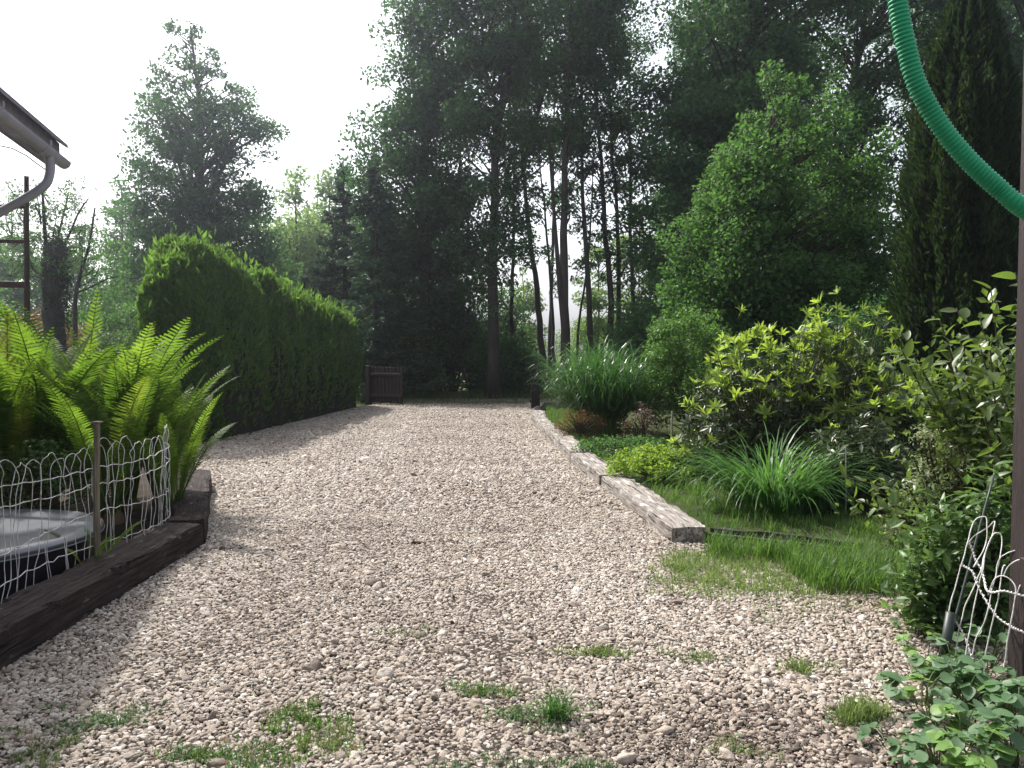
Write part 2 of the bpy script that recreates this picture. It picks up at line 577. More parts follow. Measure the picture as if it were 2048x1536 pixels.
# right-hand row of sleepers: ground points of their gravel-side edge, near to far
SR = [G(1340, 1087), G(1198, 972), G(1141, 925), G(1091, 878), G(1066, 848), G(1062, 830)]
SR = [np.array((p[0], p[1])) for p in SR]
DRIVE = [(-2.42, -3), (-2.42, 6.1), (-3.4, 8.7), (-5.0, 12.4), (-4.0, 21.0), (-3.6, 22.6), (0.9, 22.6)] + \
        [tuple(p + (0.1, 0)) for p in SR[::-1]] + [(2.2, 6.0), (2.75, 5.2), (2.8, 3.2), (3.0, -3)]
sheet('driveway', DRIVE, 0.0, M['grit'])
sheet('garden_bed', [(-2.5, -3), (-2.5, 6.0), (-3.45, 8.75), (-5.1, 12.5), (-8, 13), (-8, -3)], 0.06, M['soil'])
LAWN = [tuple(SR[0] + (0.2, 0.1))] + [tuple(p + (0.15, 0)) for p in SR[1:]] + [(0.9, 19.0), (9, 19), (9, 5.5), (3.2, 5.3), (1.6, 6.15)]
sheet('garden_lawn', LAWN, 0.07, M['lawn_soil'])
sheet('garden_path_soil', [(2.7, 5.6), (9, 5.6), (9, -3), (2.95, -3), (2.75, 3.2)], -0.004, M['soil'])
sheet('lane', [(-30, 22.9), (30, 22.9), (30, 25.2), (-30, 25.2)], -0.01, M['track'])


# ------------------------------------------------------------------ gravel: every stone a body of its own, tens of thousands of them
def gravel_mat():
    m, nt, out = new_mat('river gravel')
    a = node(nt, "ShaderNodeAttribute", attribute_type='INSTANCER', attribute_name='tint')
    c = ramp(nt, a.outputs["Fac"], [(0.0, (0.05, 0.038, 0.031)), (0.1, (0.11, 0.084, 0.07)), (0.24, (0.22, 0.178, 0.148)), (0.42, (0.34, 0.285, 0.234)),
                                    (0.58, (0.43, 0.37, 0.312)), (0.7, (0.365, 0.33, 0.292)), (0.84, (0.55, 0.495, 0.43)), (0.985, (0.66, 0.62, 0.565)), (1.0, (0.30, 0.2, 0.15))])
    v = coords(nt, "Object")
    nz = noise(nt, 1.6, 5, v, 0.65)
    c2 = mixc(nt, ramp(nt, nz, [(0.35, (0.45, 0.45, 0.45)), (0.65, (0, 0, 0))]), c, (0.13, 0.105, 0.085))
    p = node(nt, "ShaderNodeBsdfPrincipled")
    link(nt, c2, p.inputs["Base Color"])
    p.inputs["Roughness"].default_value = 0.72
    p.inputs["Specular IOR Level"].default_value = 0.3
    b = node(nt, "ShaderNodeBump")
    b.inputs["Strength"].default_value = 0.25
    b.inputs["Distance"].default_value = 0.15
    link(nt, noise(nt, 5, 4, v), b.inputs["Height"])
    link(nt, b.outputs[0], p.inputs["Normal"])
    link(nt, p.outputs[0], out.inputs[0])
    return m


M['gravel'] = gravel_mat()


def gravel_tree(mat):
    ng = bpy.data.node_groups.new("gravel stones", 'GeometryNodeTree')
    ng.interface.new_socket("Geometry", in_out='INPUT', socket_type='NodeSocketGeometry')
    ng.interface.new_socket("Geometry", in_out='OUTPUT', socket_type='NodeSocketGeometry')
    N, L = ng.nodes, ng.links
    gi, go = N.new("NodeGroupInput"), N.new("NodeGroupOutput")
    g2i = N.new("GeometryNodeGeometryToInstance")
    for k in range(8):
        ico = N.new("GeometryNodeMeshIcoSphere")
        ico.inputs["Radius"].default_value = 1.0
        ico.inputs["Subdivisions"].default_value = 3
        sp = N.new("GeometryNodeSetPosition")
        nz = N.new("ShaderNodeTexNoise")
        nz.noise_dimensions = '4D'
        nz.inputs["W"].default_value = 3.7 * k + 0.4
        nz.inputs["Scale"].default_value = 0.75
        nz.inputs["Detail"].default_value = 1.0
        sub = N.new("ShaderNodeVectorMath"); sub.operation = 'SUBTRACT'
        sub.inputs[1].default_value = (0.5, 0.5, 0.5)
        mul = N.new("ShaderNodeVectorMath"); mul.operation = 'SCALE'
        mul.inputs["Scale"].default_value = 1.5
        L.new(nz.outputs["Color"], sub.inputs[0])
        L.new(sub.outputs[0], mul.inputs[0])
        L.new(ico.outputs["Mesh"], sp.inputs["Geometry"])
        L.new(mul.outputs[0], sp.inputs["Offset"])
        sm = N.new("GeometryNodeSetShadeSmooth")
        L.new(sp.outputs[0], sm.inputs[0])
        ms = N.new("GeometryNodeSetMaterial")
        ms.inputs["Material"].default_value = mat
        L.new(sm.outputs[0], ms.inputs["Geometry"])
        L.new(ms.outputs[0], g2i.inputs[0])
    iop = N.new("GeometryNodeInstanceOnPoints")
    iop.inputs["Pick Instance"].default_value = True
    L.new(gi.outputs[0], iop.inputs["Points"])
    L.new(g2i.outputs[0], iop.inputs["Instance"])

    def attr(name, typ):
        a = N.new("GeometryNodeInputNamedAttribute")
        a.data_type = typ
        a.inputs["Name"].default_value = name
        return [s for s in a.outputs if s.name == "Attribute" and s.enabled][0]
    L.new(attr("pick", 'INT'), iop.inputs["Instance Index"])
    L.new(attr("turn", 'FLOAT_VECTOR'), iop.inputs["Rotation"])
    L.new(attr("size", 'FLOAT_VECTOR'), iop.inputs["Scale"])
    L.new(iop.outputs[0], go.inputs[0])
    return ng


def stones(name, pts, size, rng, zj):
    n = len(pts)
    me = bpy.data.meshes.new(name)
    me.vertices.add(n)
    rut = 0.006 * wob(np.column_stack((pts, np.zeros(n))), 1.1, 3) + 0.005 * wob(np.column_stack((pts, np.zeros(n))), 3.2, 7)
    z = rng.uniform(-0.3, 0.9, n) * zj + rut.clip(-0.008, 0.02)
    me.vertices.foreach_set("co", np.column_stack((pts, z)).astype(np.float32).ravel())
    s = size * np.exp(rng.normal(0, 0.3, n))
    sc = np.column_stack((s * rng.uniform(1.0, 1.4, n), s * rng.uniform(0.78, 1.05, n), s * rng.uniform(0.5, 0.8, n)))
    tr = np.column_stack((rng.normal(0, 0.28, n), rng.normal(0, 0.28, n), rng.uniform(0, 6.28, n)))
    patch = wob(np.column_stack((pts, np.zeros(n))), 1.3) * 0.09 + wob(np.column_stack((pts, np.zeros(n))), 4.1, 2) * 0.06
    damp = np.exp(-(((pts - G(1480, 1490)[:2]) / (0.75, 0.42)) ** 2).sum(1)) * 0.42 + 0.16 * np.exp(-(((pts - G(1130, 985)[:2]) / (0.5, 1.8)) ** 2).sum(1))
    tint = np.clip(rng.normal(0.55, 0.24, n) + patch - damp, 0, 0.985)
    for nm, typ, val in (("size", 'FLOAT_VECTOR', sc), ("turn", 'FLOAT_VECTOR', tr), ("tint", 'FLOAT', tint), ("pick", 'INT', rng.integers(0, 8, n))):
        a = me.attributes.new(nm, typ, 'POINT')
        a.data.foreach_set('vector' if typ == 'FLOAT_VECTOR' else 'value', np.asarray(val, np.int32 if typ == 'INT' else np.float32).ravel())
    me.materials.append(M['gravel'])
    o = bpy.data.objects.new(name, me)
    col.objects.link(o)
    md = o.modifiers.new("stones", 'NODES')
    md.node_group = GRAVEL_NG
    return o


GRAVEL_NG = gravel_tree(M['gravel'])
rng = np.random.default_rng(5)


def jgrid(y0, y1, sp, x0=-5.2, x1=3.0):
    gx, gy = np.meshgrid(np.arange(x0, x1, sp), np.arange(y0, y1, sp * 0.92))
    p = np.column_stack((gx.ravel(), gy.ravel())) + rng.uniform(-0.48, 0.48, (gx.size, 2)) * sp
    return p[inside(DRIVE, p)]


near = jgrid(1.4, 7.5, 0.0178)
# a trodden patch of bare grit in the foreground, to the right
c0 = G(1390, 1500)[:2]
thin = (((near - c0) / (0.5, 0.2)) ** 2).sum(1)
near = near[rng.uniform(size=len(near)) > 0.75 * np.exp(-thin)]
edge = near[(near[:, 0] > 1.25) & (near[:, 1] > 4.9)]
near = near[~((near[:, 0] > 1.25) & (near[:, 1] > 4.9) & (rng.uniform(size=len(near)) < 0.25))]
far = jgrid(7.5, 22.6, 0.028)
far = far[rng.uniform(size=len(far)) > np.clip((far[:, 1] - 20.6) / 2.2, 0, 0.9)]
allp = np.vstack((near, far))
o = stones('gravel', allp, np.where(allp[:, 1] < 7.5, 0.0091, 0.0138), rng, 0.0068)
tag(o, 'pale cream and grey river gravel covering the driveway', 'gravel', kind='stuff')
# fine chippings on the trodden patch
chip = rng.normal(0, 1, (9000, 2)) * (0.42, 0.2) + c0
o = stones('stone_chippings', chip[inside(DRIVE, chip)], 0.0042, rng, 0.004)
tag(o, 'fine grit and chippings on the trodden patch in the foreground', 'gravel', kind='stuff')
# single larger stones lying loose on the gravel
big = scatter([(-2.3, 2.6), (2.0, 2.6), (1.2, 7), (-2.2, 7)], 260, rng)
o = stones('loose_pebbles', big, 0.019, rng, 0.010)
tag(o, 'larger loose stones lying on top of the driveway gravel', 'gravel', kind='stuff')


# ------------------------------------------------------------------ railway sleepers edging the drive
def sleeper(name, label, a, b, w, h, mat, side, seed, z0=-0.012, chip=0.032, group=None):
    """timber from ground point a to b; its width lies on the given side of the line (1 = to the right)"""
    a, b = np.array(a[:2], float), np.array(b[:2], float)
    L = np.linalg.norm(b - a)
    u = (b - a) / L
    nrm = np.array((u[1], -u[0])) * side
    nx = max(int(L / 0.05), 8)
    xs = np.linspace(0, L, nx + 1)
    prof = []
    ny, nz = 6, 4
    for k in range(nz): prof.append((0, k / nz))
    for k in range(ny): prof.append((k / ny, 1))
    for k in range(nz): prof.append((1, 1 - k / nz))
    for k in range(ny): prof.append((1 - k / ny, 0))
    prof = np.array(prof)
    m = len(prof)
    V = np.zeros((nx + 1, m, 3))
    r = np.random.default_rng(seed)
    for i, x in enumerate(xs):
        e = 1 - 0.06 * math.exp(-min(x, L - x) / 0.02)
        V[i, :, 0] = x
        V[i, :, 1] = ((prof[:, 0] - 0.5) * e + 0.5) * w
        V[i, :, 2] = prof[:, 1] * h * (1 - 0.05 * math.exp(-min(x, L - x) / 0.03))
    corner = (np.isin(prof[:, 0], (0, 1)) & (prof[:, 1] == 1))
    q = V.reshape(-1, 3)
    dz = wob(q, 5, seed) * 0.010 + wob(q * (1, 6, 6), 9, seed + 3) * 0.007
    V[:, :, 2] += (dz.reshape(nx + 1, m) + r.normal(0, 0.0015, (nx + 1, m))) * (prof[:, 1] > 0.1)
    dy = wob(q, 4, seed + 7) * 0.012
    V[:, :, 1] += dy.reshape(nx + 1, m)
    ch = np.clip(wob(np.column_stack((xs, xs * 0, xs * 0)), 6, seed + 1) + r.normal(0, 0.5, nx + 1), 0, 1.3) * chip
    for k in np.where(corner)[0]:
        V[:, k, 2] -= ch
        V[:, k, 1] += ch * (0.6 if prof[k, 0] == 0 else -0.6)
    V = V.reshape(-1, 3)
    i = np.arange(nx)[:, None] * m
    j = np.arange(m)[None, :]
    k = (j + 1) % m
    F = np.stack((i + j, i + k, i + m + k, i + m + j), -1).reshape(-1, 4)
    # end grids
    def cap(x, off):
        nn = []
        c = len(V) + off
        return nn
    o = mk(name, V, [F, np.arange(m)[None, ::-1], (np.arange(m) + nx * m)[None, :]], mat)
    ang = math.atan2(u[1], u[0])
    o.matrix_world = Matrix(((u[0], nrm[0], 0, a[0]), (u[1], nrm[1], 0, a[1]), (0, 0, 1, z0), (0, 0, 0, 1)))
    if side < 0 or True:
        o.data.flip_normals() if (u[0] * nrm[1] - u[1] * nrm[0]) < 0 else None
    return tag(o, label, 'sleeper', group)


gl, gr = 'timber sleepers on the fern side of the drive', 'timber sleepers on the lawn side of the drive'
sleeper('timber_sleeper', 'dark tarred sleeper lying in front of the white wire fence', (-2.36, 6.08), (-2.40, 2.2), 0.30, 0.20, M['tar_wood'], 1, 11, chip=0.04, group=gl)
sleeper('timber_sleeper', 'brown sleeper half hidden by ferns beyond the dark tarred one', (-2.36, 6.12), (-3.30, 8.75), 0.28, 0.215, M['tar_wood'], -1, 12, group=gl)
labs = ['long grey weathered sleeper with its cut end nearest the camera', 'smooth grey sleeper between the rough nearest one and the gap',
        'cracked grey sleeper just beyond the gap, level with the golden plant', 'grey sleeper beside the rusty brown shrub', 'short farthest sleeper close to the gate post']
hh = [0.135, 0.15, 0.165, 0.15, 0.13]
for k in range(5):
    a, b = SR[k].copy(), SR[k + 1].copy()
    u = (b - a) / np.linalg.norm(b - a)
    sleeper('timber_sleeper', labs[k], a + u * 0.012, b - u * 0.012 + (0.012 * (-1) ** k, 0), 0.29, hh[k], M['grey_wood'], 1, 20 + k, group=gr)
a, b = G(1420, 1082), G(1830, 1128)
sleeper('edging_board', 'dark thin edging board running off behind the grass patch', a, b, 0.05, 0.12, M['dark_board'], -1, 31)

# ------------------------------------------------------------------ house corner with gutter at the left edge
hu = unit(np.array((0.25, -0.97)))          # along the eave, towards the camera
hn = np.array((-0.97, -0.25))               # from the eave into the house
E0 = P(128, 322, 7.5)                       # far end of the gutter
house = thing('house', 'corner of a house with glare-paled gutter and bent downpipe at the left edge', 'house', (E0[0], E0[1], 0))
O = np.array((E0[0], E0[1], 0))


def H(s, t, z):
    """house frame: s along the eave, t into the house, z up; relative to the house origin"""
    return np.array((hu[0] * s + hn[0] * t, hu[1] * s + hn[1] * t, z))


EZ = E0[2]
Ls = 11.0
pitch = math.radians(38)
wall = MB()
for s0, t0, s1, t1 in ((0.45, 0.85, Ls, 0.85), (Ls, 0.85, Ls, 7.5), (Ls, 7.5, 0.45, 7.5), (0.45, 7.5, 0.45, 0.85)):
    wall.add([H(s0, t0, -0.03), H(s1, t1, -0.03), H(s1, t1, EZ + 0.3), H(s0, t0, EZ + 0.3)], [[(0, 1, 2, 3)]])
rz = EZ + 0.1 + 4.15 * math.tan(pitch)
for s in (0.45, Ls):
    wall.add([H(s, 0.85, EZ + 0.3), H(s, 7.5, EZ + 0.3), H(s, 4.12, rz - 0.3)], [[(0, 1, 2)]])
wall.build('wall', M['render'], house)
roof = MB()
for sgn in (1, -1):
    t_e, t_r = (0.06, 4.15) if sgn == 1 else (8.24, 4.15)
    za, zb = EZ + 0.09, rz
    V = []
    for dz in (0, 0.09):
        V += [H(-0.1, t_e, za + dz), H(Ls + 0.4, t_e, za + dz), H(Ls + 0.4, t_r, zb + dz), H(-0.1, t_r, zb + dz)]
    roof.add(V, [[(3, 2, 1, 0), (4, 5, 6, 7), (0, 1, 5, 4), (1, 2, 6, 5), (2, 3, 7, 6), (3, 0, 4, 7)]])
roof.build('roof', M['rooftile'], house)
for r_ in range(14):                          # tile courses along the slope, proud of the roof board
    t0 = 0.0 + r_ * 0.3
    za = EZ + 0.145 + t0 * math.tan(pitch)
    t1, zb = t0 + 0.33, EZ + 0.135 + (t0 + 0.33) * math.tan(pitch)
    V = []
    for dz in (0, 0.035):
        V += [H(-0.14, t0, za + dz), H(Ls + 0.4, t0, za + dz), H(Ls + 0.4, t1, zb + dz - 0.015), H(-0.14, t1, zb + dz - 0.015)]
    mk('tile_course', V, [[(3, 2, 1, 0), (4, 5, 6, 7), (0, 1, 5, 4), (1, 2, 6, 5), (2, 3, 7, 6), (3, 0, 4, 7)]], M['rooftile'], house)
V = []
for t in (0.10, 0.13):
    V += [H(-0.1, t, EZ - 0.06), H(Ls + 0.3, t, EZ - 0.06), H(Ls + 0.3, t, EZ + 0.12), H(-0.1, t, EZ + 0.12)]
mk('fascia_board', V, [[(0, 1, 2, 3), (7, 6, 5, 4), (0, 4, 5, 1), (1, 5, 6, 2), (2, 6, 7, 3), (3, 7, 4, 0)]], M['fascia'], house)
# half-round gutter
a = np.linspace(math.pi, 2 * math.pi, 11)
gp = [(0.0 + 0.06 * math.cos(x), -0.01 + 0.066 * math.sin(x)) for x in a] + [(0.0 + 0.055 * math.cos(x), -0.01 + 0.061 * math.sin(x)) for x in a[::-1]]
V = [H(s, 0.0 + t, EZ + z) for s in (0.0, Ls + 0.2) for t, z in gp]
m_ = len(gp)
gut = mk('gutter', V, [[(i, (i + 1) % m_, m_ + (i + 1) % m_, m_ + i) for i in range(m_)]], M['gutter'], house)
V = [H(0.004, 0.058 * math.cos(x), EZ - 0.01 + 0.064 * math.sin(x)) for x in a]
mk('end_cap', V, [[tuple(range(11))]], M['gutter'], gut)
for s in np.arange(0.7, Ls, 1.1):
    v, f = tube(bez([H(s, 0.11, EZ + 0.05), H(s, 0.07, EZ - 0.04), H(s, 0, EZ - 0.10), H(s, -0.08, EZ - 0.03), H(s, -0.085, EZ + 0.02)], 12), 0.008, 6)
    mk('gutter_bracket', v, f, M['gutter'], gut)
dp = [H(0.45, 0.0, EZ - 0.05), H(0.45, 0.0, EZ - 0.22), H(0.47, 0.08, EZ - 0.36), H(0.5, 0.45, EZ - 0.62), H(0.5, 0.7, EZ - 0.8), H(0.5, 0.78, EZ - 1.0), H(0.5, 0.78, 0.1)]
v, f = tube(bez(dp, 44), 0.038, 14)
dpo = mk('downpipe', v, f, M['gutter'], house, True)
for z in (2.2, 1.0):
    v, f = tube(np.array([H(0.5, 0.78, z), H(0.5, 0.78, z + 0.04)]), 0.045, 14)
    mk('pipe_clip', v, f, M['gutter'], dpo)

# ladder leaning on the gable behind the downpipe
lad = thing('ladder', 'dark wooden ladder standing behind the ferns at the left edge', 'ladder', tuple(P(30, 700, 11.3) * (1, 1, 0)))
lo = np.array(lad.location)
R0, R1 = P(50, 760, 11.6), P(53, 352, 10.6)
R0[2] = -0.03
wv = np.array((-0.58, -0.12, 0))
for off in (0, 1):
    pts = [R0 + wv * off - lo, R1 + wv * off - lo]
    v, f = tube(np.array(pts), (0.035, 0.03), 8)
    mk('rail', v, f, M['brown_wood'], lad)
for off in (0, 1):
    v, f = tube(np.array([R1 + wv * off - lo - (0, 0, 0.1), R0 + wv * off - lo + (-0.86, 1.5, 0)]), (0.024, 0.026), 8)
    mk('rear_leg', v, f, M['brown_wood'], lad)
for py in (290, 356, 422, 487, 570, 640, 710):
    t = (P(50, py, 11)[2] - R0[2]) / (R1[2] - R0[2])
    p = R0 + (R1 - R0) * t - lo
    if 0 < t < 1.0:
        v, f = box(0.60, 0.03, 0.05 if py != 570 else 0.085, bevel=0.006)
        o = mk('rung', v, f, M['brown_wood'], lad)
        o.location = p + wv * 0.5
        o.rotation_euler = (0.2, 0, math.atan2(wv[1], wv[0]) + math.pi)
dpt = O + H(0.45, 0.0, EZ - 0.2)
cw = [P(8, 292, 7.3), P(30, 293, 7.2), dpt]
v, f = tube(bez([P(-160, 287, 7.6)] + cw[:1] + cw[2:], 8), 0.006, 5)
tag(mk('overhead_cable', v, f, M['cable']), 'thin dark cable stretched beneath the gutter beside the house', 'cable')

# ------------------------------------------------------------------ trees
def interp_path(path, z):
    path = np.asarray(path, float)
    return np.array((np.interp(z, path[:, 2], path[:, 0]), np.interp(z, path[:, 2], path[:, 1])))


def crown_clumps(rng, prof, n, path, depth=0.85, shell=0.55):
    """centres of leaf clumps inside an outline given as (z, reach to the left, reach to the right)"""
    prof = np.asarray(prof, float)
    z = rng.uniform(prof[0, 0], prof[-1, 0], n * 4)
    l, r = np.interp(z, prof[:, 0], prof[:, 1]), np.interp(z, prof[:, 0], prof[:, 2])
    keep = rng.uniform(0, 1, n * 4) < ((l + r) / (prof[:, 1] + prof[:, 2]).max()) ** 1.1 + 0.04
    z, l, r = z[keep][:n], l[keep][:n], r[keep][:n]
    th = rng.uniform(0, 2 * math.pi, len(z))
    rho = rng.uniform(0, 1, len(z)) ** shell
    cx = np.cos(th) * rho
    x = np.where(cx < 0, cx * l, cx * r)
    y = np.sin(th) * rho * (l + r) * 0.5 * depth
    base = np.array([interp_path(path, q) for q in z])
    return np.column_stack((base[:, 0] + x, base[:, 1] + y, z)), (l + r) / 2


def tree(name, label, base, path, prof, trunk_r, n_clump, n_leaf, leaf, lmat, bmat, seed, clump_r=(0.5, 1.0), limbs=0.5, group=None,
         forks=(), aspect=0.6, flat=0.65, depth=0.85, shell=0.55, cat='tree', twigs=3, sides=9, low=None):
    rng = np.random.default_rng(seed)
    root = thing(name, label, cat, base, group)
    path = np.asarray(path, float)
    nt_ = max(10, int(path[-1][2] / 0.7))
    pts = bez(path, nt_)
    t = np.linspace(0, 1, nt_)
    pts[1:-1, :2] += rng.normal(0, 0.02, (nt_ - 2, 2))
    rad = trunk_r * (1 - 0.86 * t ** 0.9) * (1 + 0.5 * np.exp(-t * 26))
    v, f = tube(pts, rad, sides)
    v += np.column_stack((wob(v, 3, seed), wob(v, 3, seed + 1), 0 * v[:, 0])) * trunk_r * 0.10
    mk('trunk', v, f, M[bmat], root, True)
    for fk in forks:
        fp = bez(np.asarray(fk[0], float), 16)
        v, f = tube(fp, np.linspace(fk[1], fk[1] * 0.3, 16), 7)
        mk('limb', v, f, M[bmat], root, True)
    C, lr = crown_clumps(rng, prof, n_clump, path, depth, shell)
    R = rng.uniform(*clump_r, len(C)) * np.clip(lr / np.mean(lr), 0.55, 1.25)
    br = MB()
    for c, r in zip(C, R):
        if rng.uniform() < limbs:
            hd = np.linalg.norm(c[:2] - interp_path(path, c[2]))
            zt = max(c[2] - hd * rng.uniform(0.45, 0.95) - 0.2, (low if low is not None else 0.25 * path[-1][2]))
            zt = min(zt, path[-1][2] * 0.97)
            a = np.array((*interp_path(path, zt), zt))
            mid = a * 0.45 + c * 0.55 + np.array((0, 0, 0.12 * hd)) + rng.normal(0, 0.1, 3)
            q = bez([a, mid, c], 7)
            r0 = min(trunk_r * 0.34, 0.022 + 0.016 * hd)
            v, f = tube(q, np.linspace(r0, 0.010, 7), 5, False)
            br.add(v, f)
        for _ in range(twigs):
            d = unit(rng.normal(size=3) + (0, 0, 0.3))
            q = bez([c - d * r * 0.3, c + d * r * 0.4 + rng.normal(0, 0.06, 3), c + d * r * 0.95], 4)
            v, f = tube(q, np.linspace(0.011, 0.004, 4), 3, False)
            br.add(v, f)
    if br.n:
        tag(br.build('branches', M[bmat], root), kind='stuff')
    w = R ** 2
    cnt = np.maximum((n_leaf * w / w.sum()).astype(int), 3)
    idx = np.repeat(np.arange(len(C)), cnt)
    d = unit(rng.normal(size=(len(idx), 3)))
    pos = C[idx] + d * (R[idx] * rng.uniform(0, 1, len(idx)) ** 0.42)[:, None] * (1, 1, flat)
    v, f = leaf_quads(pos, leaf, rng, aspect)
    tag(mk('crown', v, f, M[lmat], root), kind='stuff')
    return root


def prof_px(rows, d, cx):
    """crown outline rows (photo y, left px, right px) at distance d round a trunk at px cx -> (z, left, right)"""
    out = [(Z(y, d), max((cx - l) / FPX * d, 0.05), max((r - cx) / FPX * d, 0.05)) for y, l, r in rows]
    return sorted(out)


def loc(px, d):
    return (X(px, d), d, -0.03)


def straight(H, *lean):
    return [(0, 0, 0), (lean[0] * 0.4 if lean else 0, 0, H * 0.5), (lean[0] if lean else 0, 0, H)]


def ppath(pts, d):
    """trunk path from photo points (px, py) at distance d, relative to its own foot"""
    b = loc(pts[0][0], d)
    return [(X(px, d) - b[0], 0, 0.0 if k == 0 else Z(py, d)) for k, (px, py) in enumerate(pts)]


gt = 'trees of the wood behind the gate'
# tall tree on the left, open crown
d = 34
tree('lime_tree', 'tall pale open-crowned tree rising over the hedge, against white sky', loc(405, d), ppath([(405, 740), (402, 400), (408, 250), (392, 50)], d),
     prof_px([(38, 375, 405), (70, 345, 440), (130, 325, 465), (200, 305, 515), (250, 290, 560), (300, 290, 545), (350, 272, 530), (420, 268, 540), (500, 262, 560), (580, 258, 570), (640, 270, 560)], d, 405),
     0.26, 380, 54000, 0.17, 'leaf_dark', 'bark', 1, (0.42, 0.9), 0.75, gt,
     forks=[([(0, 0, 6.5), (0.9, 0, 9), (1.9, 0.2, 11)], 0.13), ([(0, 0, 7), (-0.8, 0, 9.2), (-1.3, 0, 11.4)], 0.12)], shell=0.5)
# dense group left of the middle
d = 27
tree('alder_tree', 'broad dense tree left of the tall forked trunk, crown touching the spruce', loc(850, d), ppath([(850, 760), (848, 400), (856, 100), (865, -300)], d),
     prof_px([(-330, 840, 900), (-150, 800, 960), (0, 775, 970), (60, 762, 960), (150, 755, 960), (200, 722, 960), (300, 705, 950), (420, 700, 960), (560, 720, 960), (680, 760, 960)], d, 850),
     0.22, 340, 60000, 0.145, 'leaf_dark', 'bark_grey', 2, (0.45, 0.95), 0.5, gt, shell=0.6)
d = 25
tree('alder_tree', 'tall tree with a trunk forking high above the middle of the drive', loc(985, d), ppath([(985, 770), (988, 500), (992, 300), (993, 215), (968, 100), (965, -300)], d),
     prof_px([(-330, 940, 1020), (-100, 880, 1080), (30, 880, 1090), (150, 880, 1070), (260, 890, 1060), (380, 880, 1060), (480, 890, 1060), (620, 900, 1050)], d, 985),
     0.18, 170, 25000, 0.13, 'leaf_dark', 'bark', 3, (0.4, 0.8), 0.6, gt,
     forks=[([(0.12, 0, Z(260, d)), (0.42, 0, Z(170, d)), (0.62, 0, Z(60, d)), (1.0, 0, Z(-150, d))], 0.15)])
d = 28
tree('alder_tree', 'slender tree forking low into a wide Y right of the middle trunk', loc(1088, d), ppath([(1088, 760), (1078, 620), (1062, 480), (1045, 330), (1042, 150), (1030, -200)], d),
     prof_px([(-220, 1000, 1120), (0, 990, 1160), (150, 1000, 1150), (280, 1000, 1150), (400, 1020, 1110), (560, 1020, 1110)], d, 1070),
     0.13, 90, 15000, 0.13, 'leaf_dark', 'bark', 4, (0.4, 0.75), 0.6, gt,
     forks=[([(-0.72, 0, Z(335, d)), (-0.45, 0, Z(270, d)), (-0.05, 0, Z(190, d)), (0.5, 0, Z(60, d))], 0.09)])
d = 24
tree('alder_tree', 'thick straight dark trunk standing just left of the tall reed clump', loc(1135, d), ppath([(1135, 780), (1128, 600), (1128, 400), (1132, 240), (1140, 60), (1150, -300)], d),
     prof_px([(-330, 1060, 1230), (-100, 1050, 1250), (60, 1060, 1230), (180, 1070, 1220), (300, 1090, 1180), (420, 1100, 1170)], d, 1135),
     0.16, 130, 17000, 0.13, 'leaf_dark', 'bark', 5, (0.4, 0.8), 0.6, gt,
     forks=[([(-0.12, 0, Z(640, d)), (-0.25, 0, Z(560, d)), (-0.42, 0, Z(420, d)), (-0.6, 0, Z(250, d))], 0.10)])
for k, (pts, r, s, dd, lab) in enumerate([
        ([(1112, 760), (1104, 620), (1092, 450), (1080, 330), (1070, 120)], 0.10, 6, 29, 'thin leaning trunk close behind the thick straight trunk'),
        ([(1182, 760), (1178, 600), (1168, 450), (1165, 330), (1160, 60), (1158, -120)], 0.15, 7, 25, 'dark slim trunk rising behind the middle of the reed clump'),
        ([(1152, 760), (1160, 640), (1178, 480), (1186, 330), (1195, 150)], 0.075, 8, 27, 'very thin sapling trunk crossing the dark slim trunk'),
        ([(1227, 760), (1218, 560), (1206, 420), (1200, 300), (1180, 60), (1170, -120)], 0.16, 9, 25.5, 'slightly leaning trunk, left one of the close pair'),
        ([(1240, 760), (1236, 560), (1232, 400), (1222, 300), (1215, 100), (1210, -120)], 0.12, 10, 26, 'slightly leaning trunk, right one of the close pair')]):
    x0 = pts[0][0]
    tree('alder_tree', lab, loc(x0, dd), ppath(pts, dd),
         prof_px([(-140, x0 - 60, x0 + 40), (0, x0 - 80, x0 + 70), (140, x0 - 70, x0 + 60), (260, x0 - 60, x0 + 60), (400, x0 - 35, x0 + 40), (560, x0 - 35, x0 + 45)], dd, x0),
         r * 0.72, 56, 5600, 0.125, 'leaf_dark', 'bark', s, (0.3, 0.65), 0.7, gt, sides=8)
